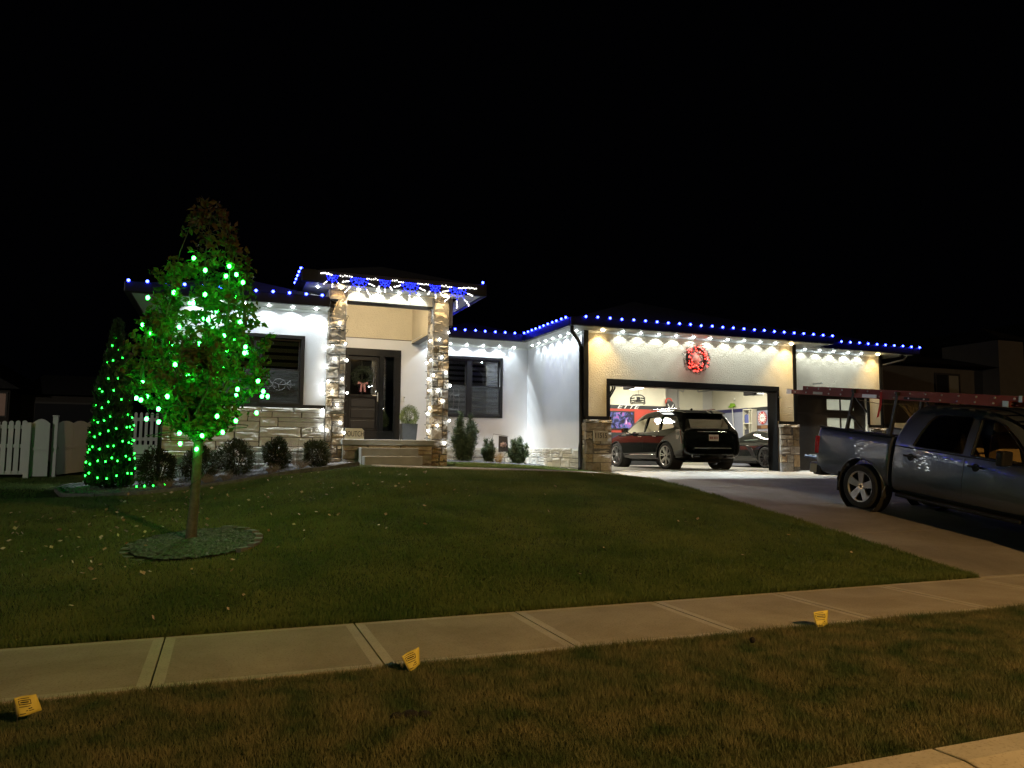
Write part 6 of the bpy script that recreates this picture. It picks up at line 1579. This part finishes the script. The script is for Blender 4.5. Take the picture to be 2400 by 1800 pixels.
tag(MB().tube([(a_.x, a_.y, G(a_.x, min(a_.y, 20)) + .05), (b_.x, b_.y, G(b_.x, min(b_.y, 20)) + .07)], .04, 8).build('drain_pipe', M['white_plastic'], smooth=True), 'white plastic drain pipe lying on the grass by the cedar', 'pipe')

# ================================================================== yellow marker flags in the verge
M['flag'] = mat('yellow_marker', (.60, .50, .09), .6, var=(20, .06)); M['ink'] = mat('marker_ink', (.03, .025, .01), .7)
def marker(label, cor, Y):
    P = [at(x, y, Y=Y + dy) for (x, y), dy in zip(cor, (0, .03, .02, -.01))]
    t = thing('marker_flag', label, 'marker flag', (P[3].x, P[3].y, -.02), 'yellow marker flags in the verge')
    n = 6; vs, fs = [], []
    U = lambda u, v: (P[0].lerp(P[1], u)).lerp(P[3].lerp(P[2], u), v) + Vector((0, .012 * sin(u * 5 + v * 3), 0))
    for j in range(n + 1):
        for i in range(n + 1): vs.append(U(i / n, j / n))
    fs = [(j * (n + 1) + i, j * (n + 1) + i + 1, (j + 1) * (n + 1) + i + 1, (j + 1) * (n + 1) + i) for j in range(n) for i in range(n)]
    o = MB().add(vs, fs).build('flag', M['flag'], t, smooth=True, raw=True); md = o.modifiers.new('thick', 'SOLIDIFY'); md.thickness = .0015
    MB().tube([P[3] + Vector((0, .004, -.06)), P[3], P[0]], .0025, 5).build('wire', M['steel'], t)
    def ink(u0, u1, v0, v1):
        f_ = lambda u, v: U(u, v) + Vector((0, -.004, 0))
        k = 4; vs = [f_(u0 + (u1 - u0) * i / k, v) for v in (v0, v1) for i in range(k + 1)]
        MB().add(vs, [(i, i + 1, k + 2 + i, k + 1 + i) for i in range(k)]).build('print', M['ink'], o, raw=True)
    ink(.14, .66, .10, .135); ink(.14, .72, .20, .24); ink(.14, .72, .40, .44); ink(.14, .17, .24, .40); ink(.69, .72, .24, .40); ink(.22, .62, .29, .35); ink(.14, .66, .52, .555); ink(.55, .70, .64, .70); ink(.42, .52, .74, .78); ink(.55, .74, .77, .81); ink(.14, .40, .86, .90)
    return t
marker('yellow printed marker flag at the far left of the verge', [(32, 1637), (86, 1625), (97, 1666), (41, 1681)], 4.95)
marker('crumpled yellow marker flag in the middle of the verge', [(941, 1539), (981, 1515), (985, 1558), (959, 1574)], 5.2)
marker('yellow marker flag on the right by the driveway', [(1906, 1436), (1938, 1429), (1942, 1465), (1915, 1470)], 5.33)
tag(MB().ball((1.05, 4.35, .01), .055, 9, 6, sz=.5).ball((1.13, 4.33, .01), .045, 8, 5, sz=.5).ball((.98, 4.37, .01), .04, 8, 5, sz=.4).build('soil_clod', mat('dark_soil', (.012, .010, .008), .95, var=(30, .4), bump=(60, .8, .02))), 'dark clod of soil lying on the verge grass', 'soil clod')
cl2 = at(1764, 1509, Z=.0); tag(MB().ball((cl2.x, cl2.y, .03), .025, 8, 5).build('pine_cone', bpy.data.materials['dark_soil']), 'small dark cone on the verge near the right flag', 'cone')

# ================================================================== neighbours in the dark
M['n_wall'] = mat('neighbour_siding', (.30, .27, .22), .85, var=(3, .08), bump=(30, .2, .01)); M['n_trim'] = mat('neighbour_trim', (.10, .09, .08), .7)
def pane_lit(name, parent, x0, x1, z0, z1, y, lit=None):
    w = boxo('window', M['n_trim'], parent, x0 - .08, x1 + .08, y - .05, y - .002, z0 - .08, z1 + .08)
    boxo('pane', lit or M['dark_room'], w, x0, x1, y - .06, y - .051, z0, z1); return w
nb1 = thing('neighbour_house', 'dark neighbouring house with a tower behind the truck', 'house', (33, 26, 1))
boxo('wall', M['n_wall'], nb1, 25.6, 32.0, 24, 34, .8, 5.35); boxo('tower', M['n_wall'], nb1, 31.9, 33.5, 23.2, 26, .8, 6.6); boxo('wall', M['n_wall'], nb1, 33.5, 46, 24.4, 36, .8, 5.5)
boxo('corner_board', M['white_plastic'], nb1, 25.5, 25.9, 23.95, 23.999, .8, 5.3)
MB().add([(24.9, 23.2, 5.36), (32.6, 23.2, 5.36), (32.6, 35, 5.36), (24.9, 35, 5.36), (27.5, 29, 6.9), (30.5, 29, 6.9)], [(0, 1, 5, 4), (1, 2, 5), (2, 3, 4, 5), (3, 0, 4), (0, 3, 2, 1)]).build('roof', M['shingle'], nb1)
MB().add([(31.5, 22.8, 6.61), (33.9, 22.8, 6.61), (33.9, 26.4, 6.61), (31.5, 26.4, 6.61), (32.7, 24.6, 7.4)], [(0, 1, 4), (1, 2, 4), (2, 3, 4), (3, 0, 4), (0, 3, 2, 1)]).build('roof', M['shingle'], nb1)
MB().add([(33.3, 23.6, 5.51), (46.6, 23.6, 5.51), (46.6, 36.6, 5.51), (33.3, 36.6, 5.51), (40, 23.6, 8.6), (40, 36.6, 8.6)], [(0, 1, 4), (2, 3, 5), (1, 2, 5, 4), (3, 0, 4, 5), (0, 3, 2, 1)]).build('roof', M['shingle'], nb1)
w_ = pane_lit('window', nb1, 29.0, 30.35, 3.5, 5.0, 24); boxo('mullion', M['n_trim'], w_, 29.65, 29.72, 23.93, 23.94, 3.5, 5.0)
boxo('curtain', M['g_cream'], w_, 29.72, 30.3, 23.936, 23.939, 3.52, 4.98)
E_LIT = emit('lit_blind', (1.0, .72, .30), .75)
w_ = pane_lit('window', nb1, 34.95, 36.5, 3.3, 5.0, 24.4)
for i in range(10): boxo('blind_slat', E_LIT, w_, 34.97, 36.48, 24.33, 24.339, 3.34 + i * .165, 3.34 + i * .165 + .075)
sb2 = conifer('evergreen_shrub', 'dark evergreen bush standing behind the truck bed', (21.3, 20.5, 1.0), 2.6, .95, M['shrub'], 6000, None, (.05, .12))
stx = at(1820 + 1010 / 3.07, 700 + 800 / 3.07, Y=17.8)
twiggy('straw_decoration', 'bushy straw bundle lit behind the truck cab', stx.x, 17.8, .75, 220, M['straw'], .75, z=stx.z - .45, r=.009, cat='decoration')
tag(boxo('storage_bin', M['n_wall'], None, stx.x - .9, stx.x + .5, 17.4, 18.2, 1.0, stx.z - .44, bevel=.03), 'grey storage bin behind the truck under the straw bundle', 'bin')
nb2 = thing('neighbour_house', 'barely lit gabled house far behind the left fence', 'house', (-12, 42, 1))
M['n_dark'] = mat('brown_siding', (.07, .06, .05), .9, var=(3, .1))
boxo('wall', M['n_dark'], nb2, -20, -9.2, 40, 52, .6, 4.1); boxo('wall', M['n_dark'], nb2, -9.2, -4.6, 42, 52, .6, 4.0)
MB().add([(-20.6, 39.4, 4.1), (-8.7, 39.4, 4.1), (-8.7, 52.6, 4.1), (-20.6, 52.6, 4.1), (-14.6, 39.4, 7.6), (-14.6, 52.6, 7.6)], [(0, 1, 4), (2, 3, 5), (1, 2, 5, 4), (3, 0, 4, 5), (0, 3, 2, 1)]).build('roof', M['shingle'], nb2)
MB().add([(-9.4, 41.4, 4.02), (-4.0, 41.4, 4.02), (-4.0, 52.4, 4.02), (-9.4, 52.4, 4.02), (-9.3, 47, 5.4), (-5.5, 47, 5.4)], [(0, 1, 5, 4), (1, 2, 5), (2, 3, 4, 5), (3, 0, 4), (0, 3, 2, 1)]).build('roof', M['shingle'], nb2)
pane_lit('window', nb2, -9.9, -9.35, 2.9, 4.0 - .1, 40, emit('dim_window', (1, .35, .08), .03)); pane_lit('window', nb2, -8.6, -5.6, 2.4, 3.6, 42)

# ================================================================== the street lamp behind the viewer, whose light falls on the verge
sl = thing('street_lamp', 'tall street lamp across the street behind the viewer', 'street lamp', (7.5, -8.5, -.2))
MB().tube([(8.3, -8.8, -.2), (8.3, -8.8, 6.9), (8.2, -8.5, 7.4), (7.6, -7.3, 7.6)], [.09, .06, .045, .04], 10).build('pole', M['steel'], sl, smooth=True)
MB().box(7.35, 7.75, -7.6, -6.8, 7.52, 7.66).build('lamp_head', M['plastic'], sl, bevel=.04)
MB().box(7.42, 7.68, -7.5, -6.95, 7.50, 7.519).build('lens', emit('street_lens', C_STREET, 20.0), sl)
lamp('lamp', 'SPOT', (7.55, -7.2, 7.45), P_STREET, C_STREET, sl, .12, (6.5, -1.0, 0), radians(100), .9)
for (px_, py_, lab_, pw_, col_, tg_) in ((-22.0, -3.0, 'added unseen lamp to the left, lighting the fence', 6000.0, (1.0, .92, .80), (-8, 18, .8)), (46.0, 2.0, 'added unseen lamp to the right, lighting the neighbouring house', 900.0, (1.0, .62, .28), (34, 22, 2))):  # lamps added out of view to brighten fence and neighbouring house
    s2 = thing('street_lamp', lab_, 'street lamp', (px_, py_, -.2))
    MB().tube([(px_, py_ - 1.4, -.2), (px_, py_ - 1.4, 6.9), (px_, py_ - 1.0, 7.4), (px_, py_, 7.6)], [.09, .06, .045, .04], 10).build('pole', M['steel'], s2, smooth=True)
    MB().box(px_ - .2, px_ + .2, py_ - .4, py_ + .4, 7.52, 7.66).build('lamp_head', M['plastic'], s2, bevel=.04)
    MB().box(px_ - .14, px_ + .14, py_ - .3, py_ + .3, 7.50, 7.519).build('lens', emit('street_lens', col_, 10.0), s2)
    lamp('lamp', 'SPOT', (px_, py_, 7.45), pw_, col_, s2, .12, tg_, radians(80), .9)
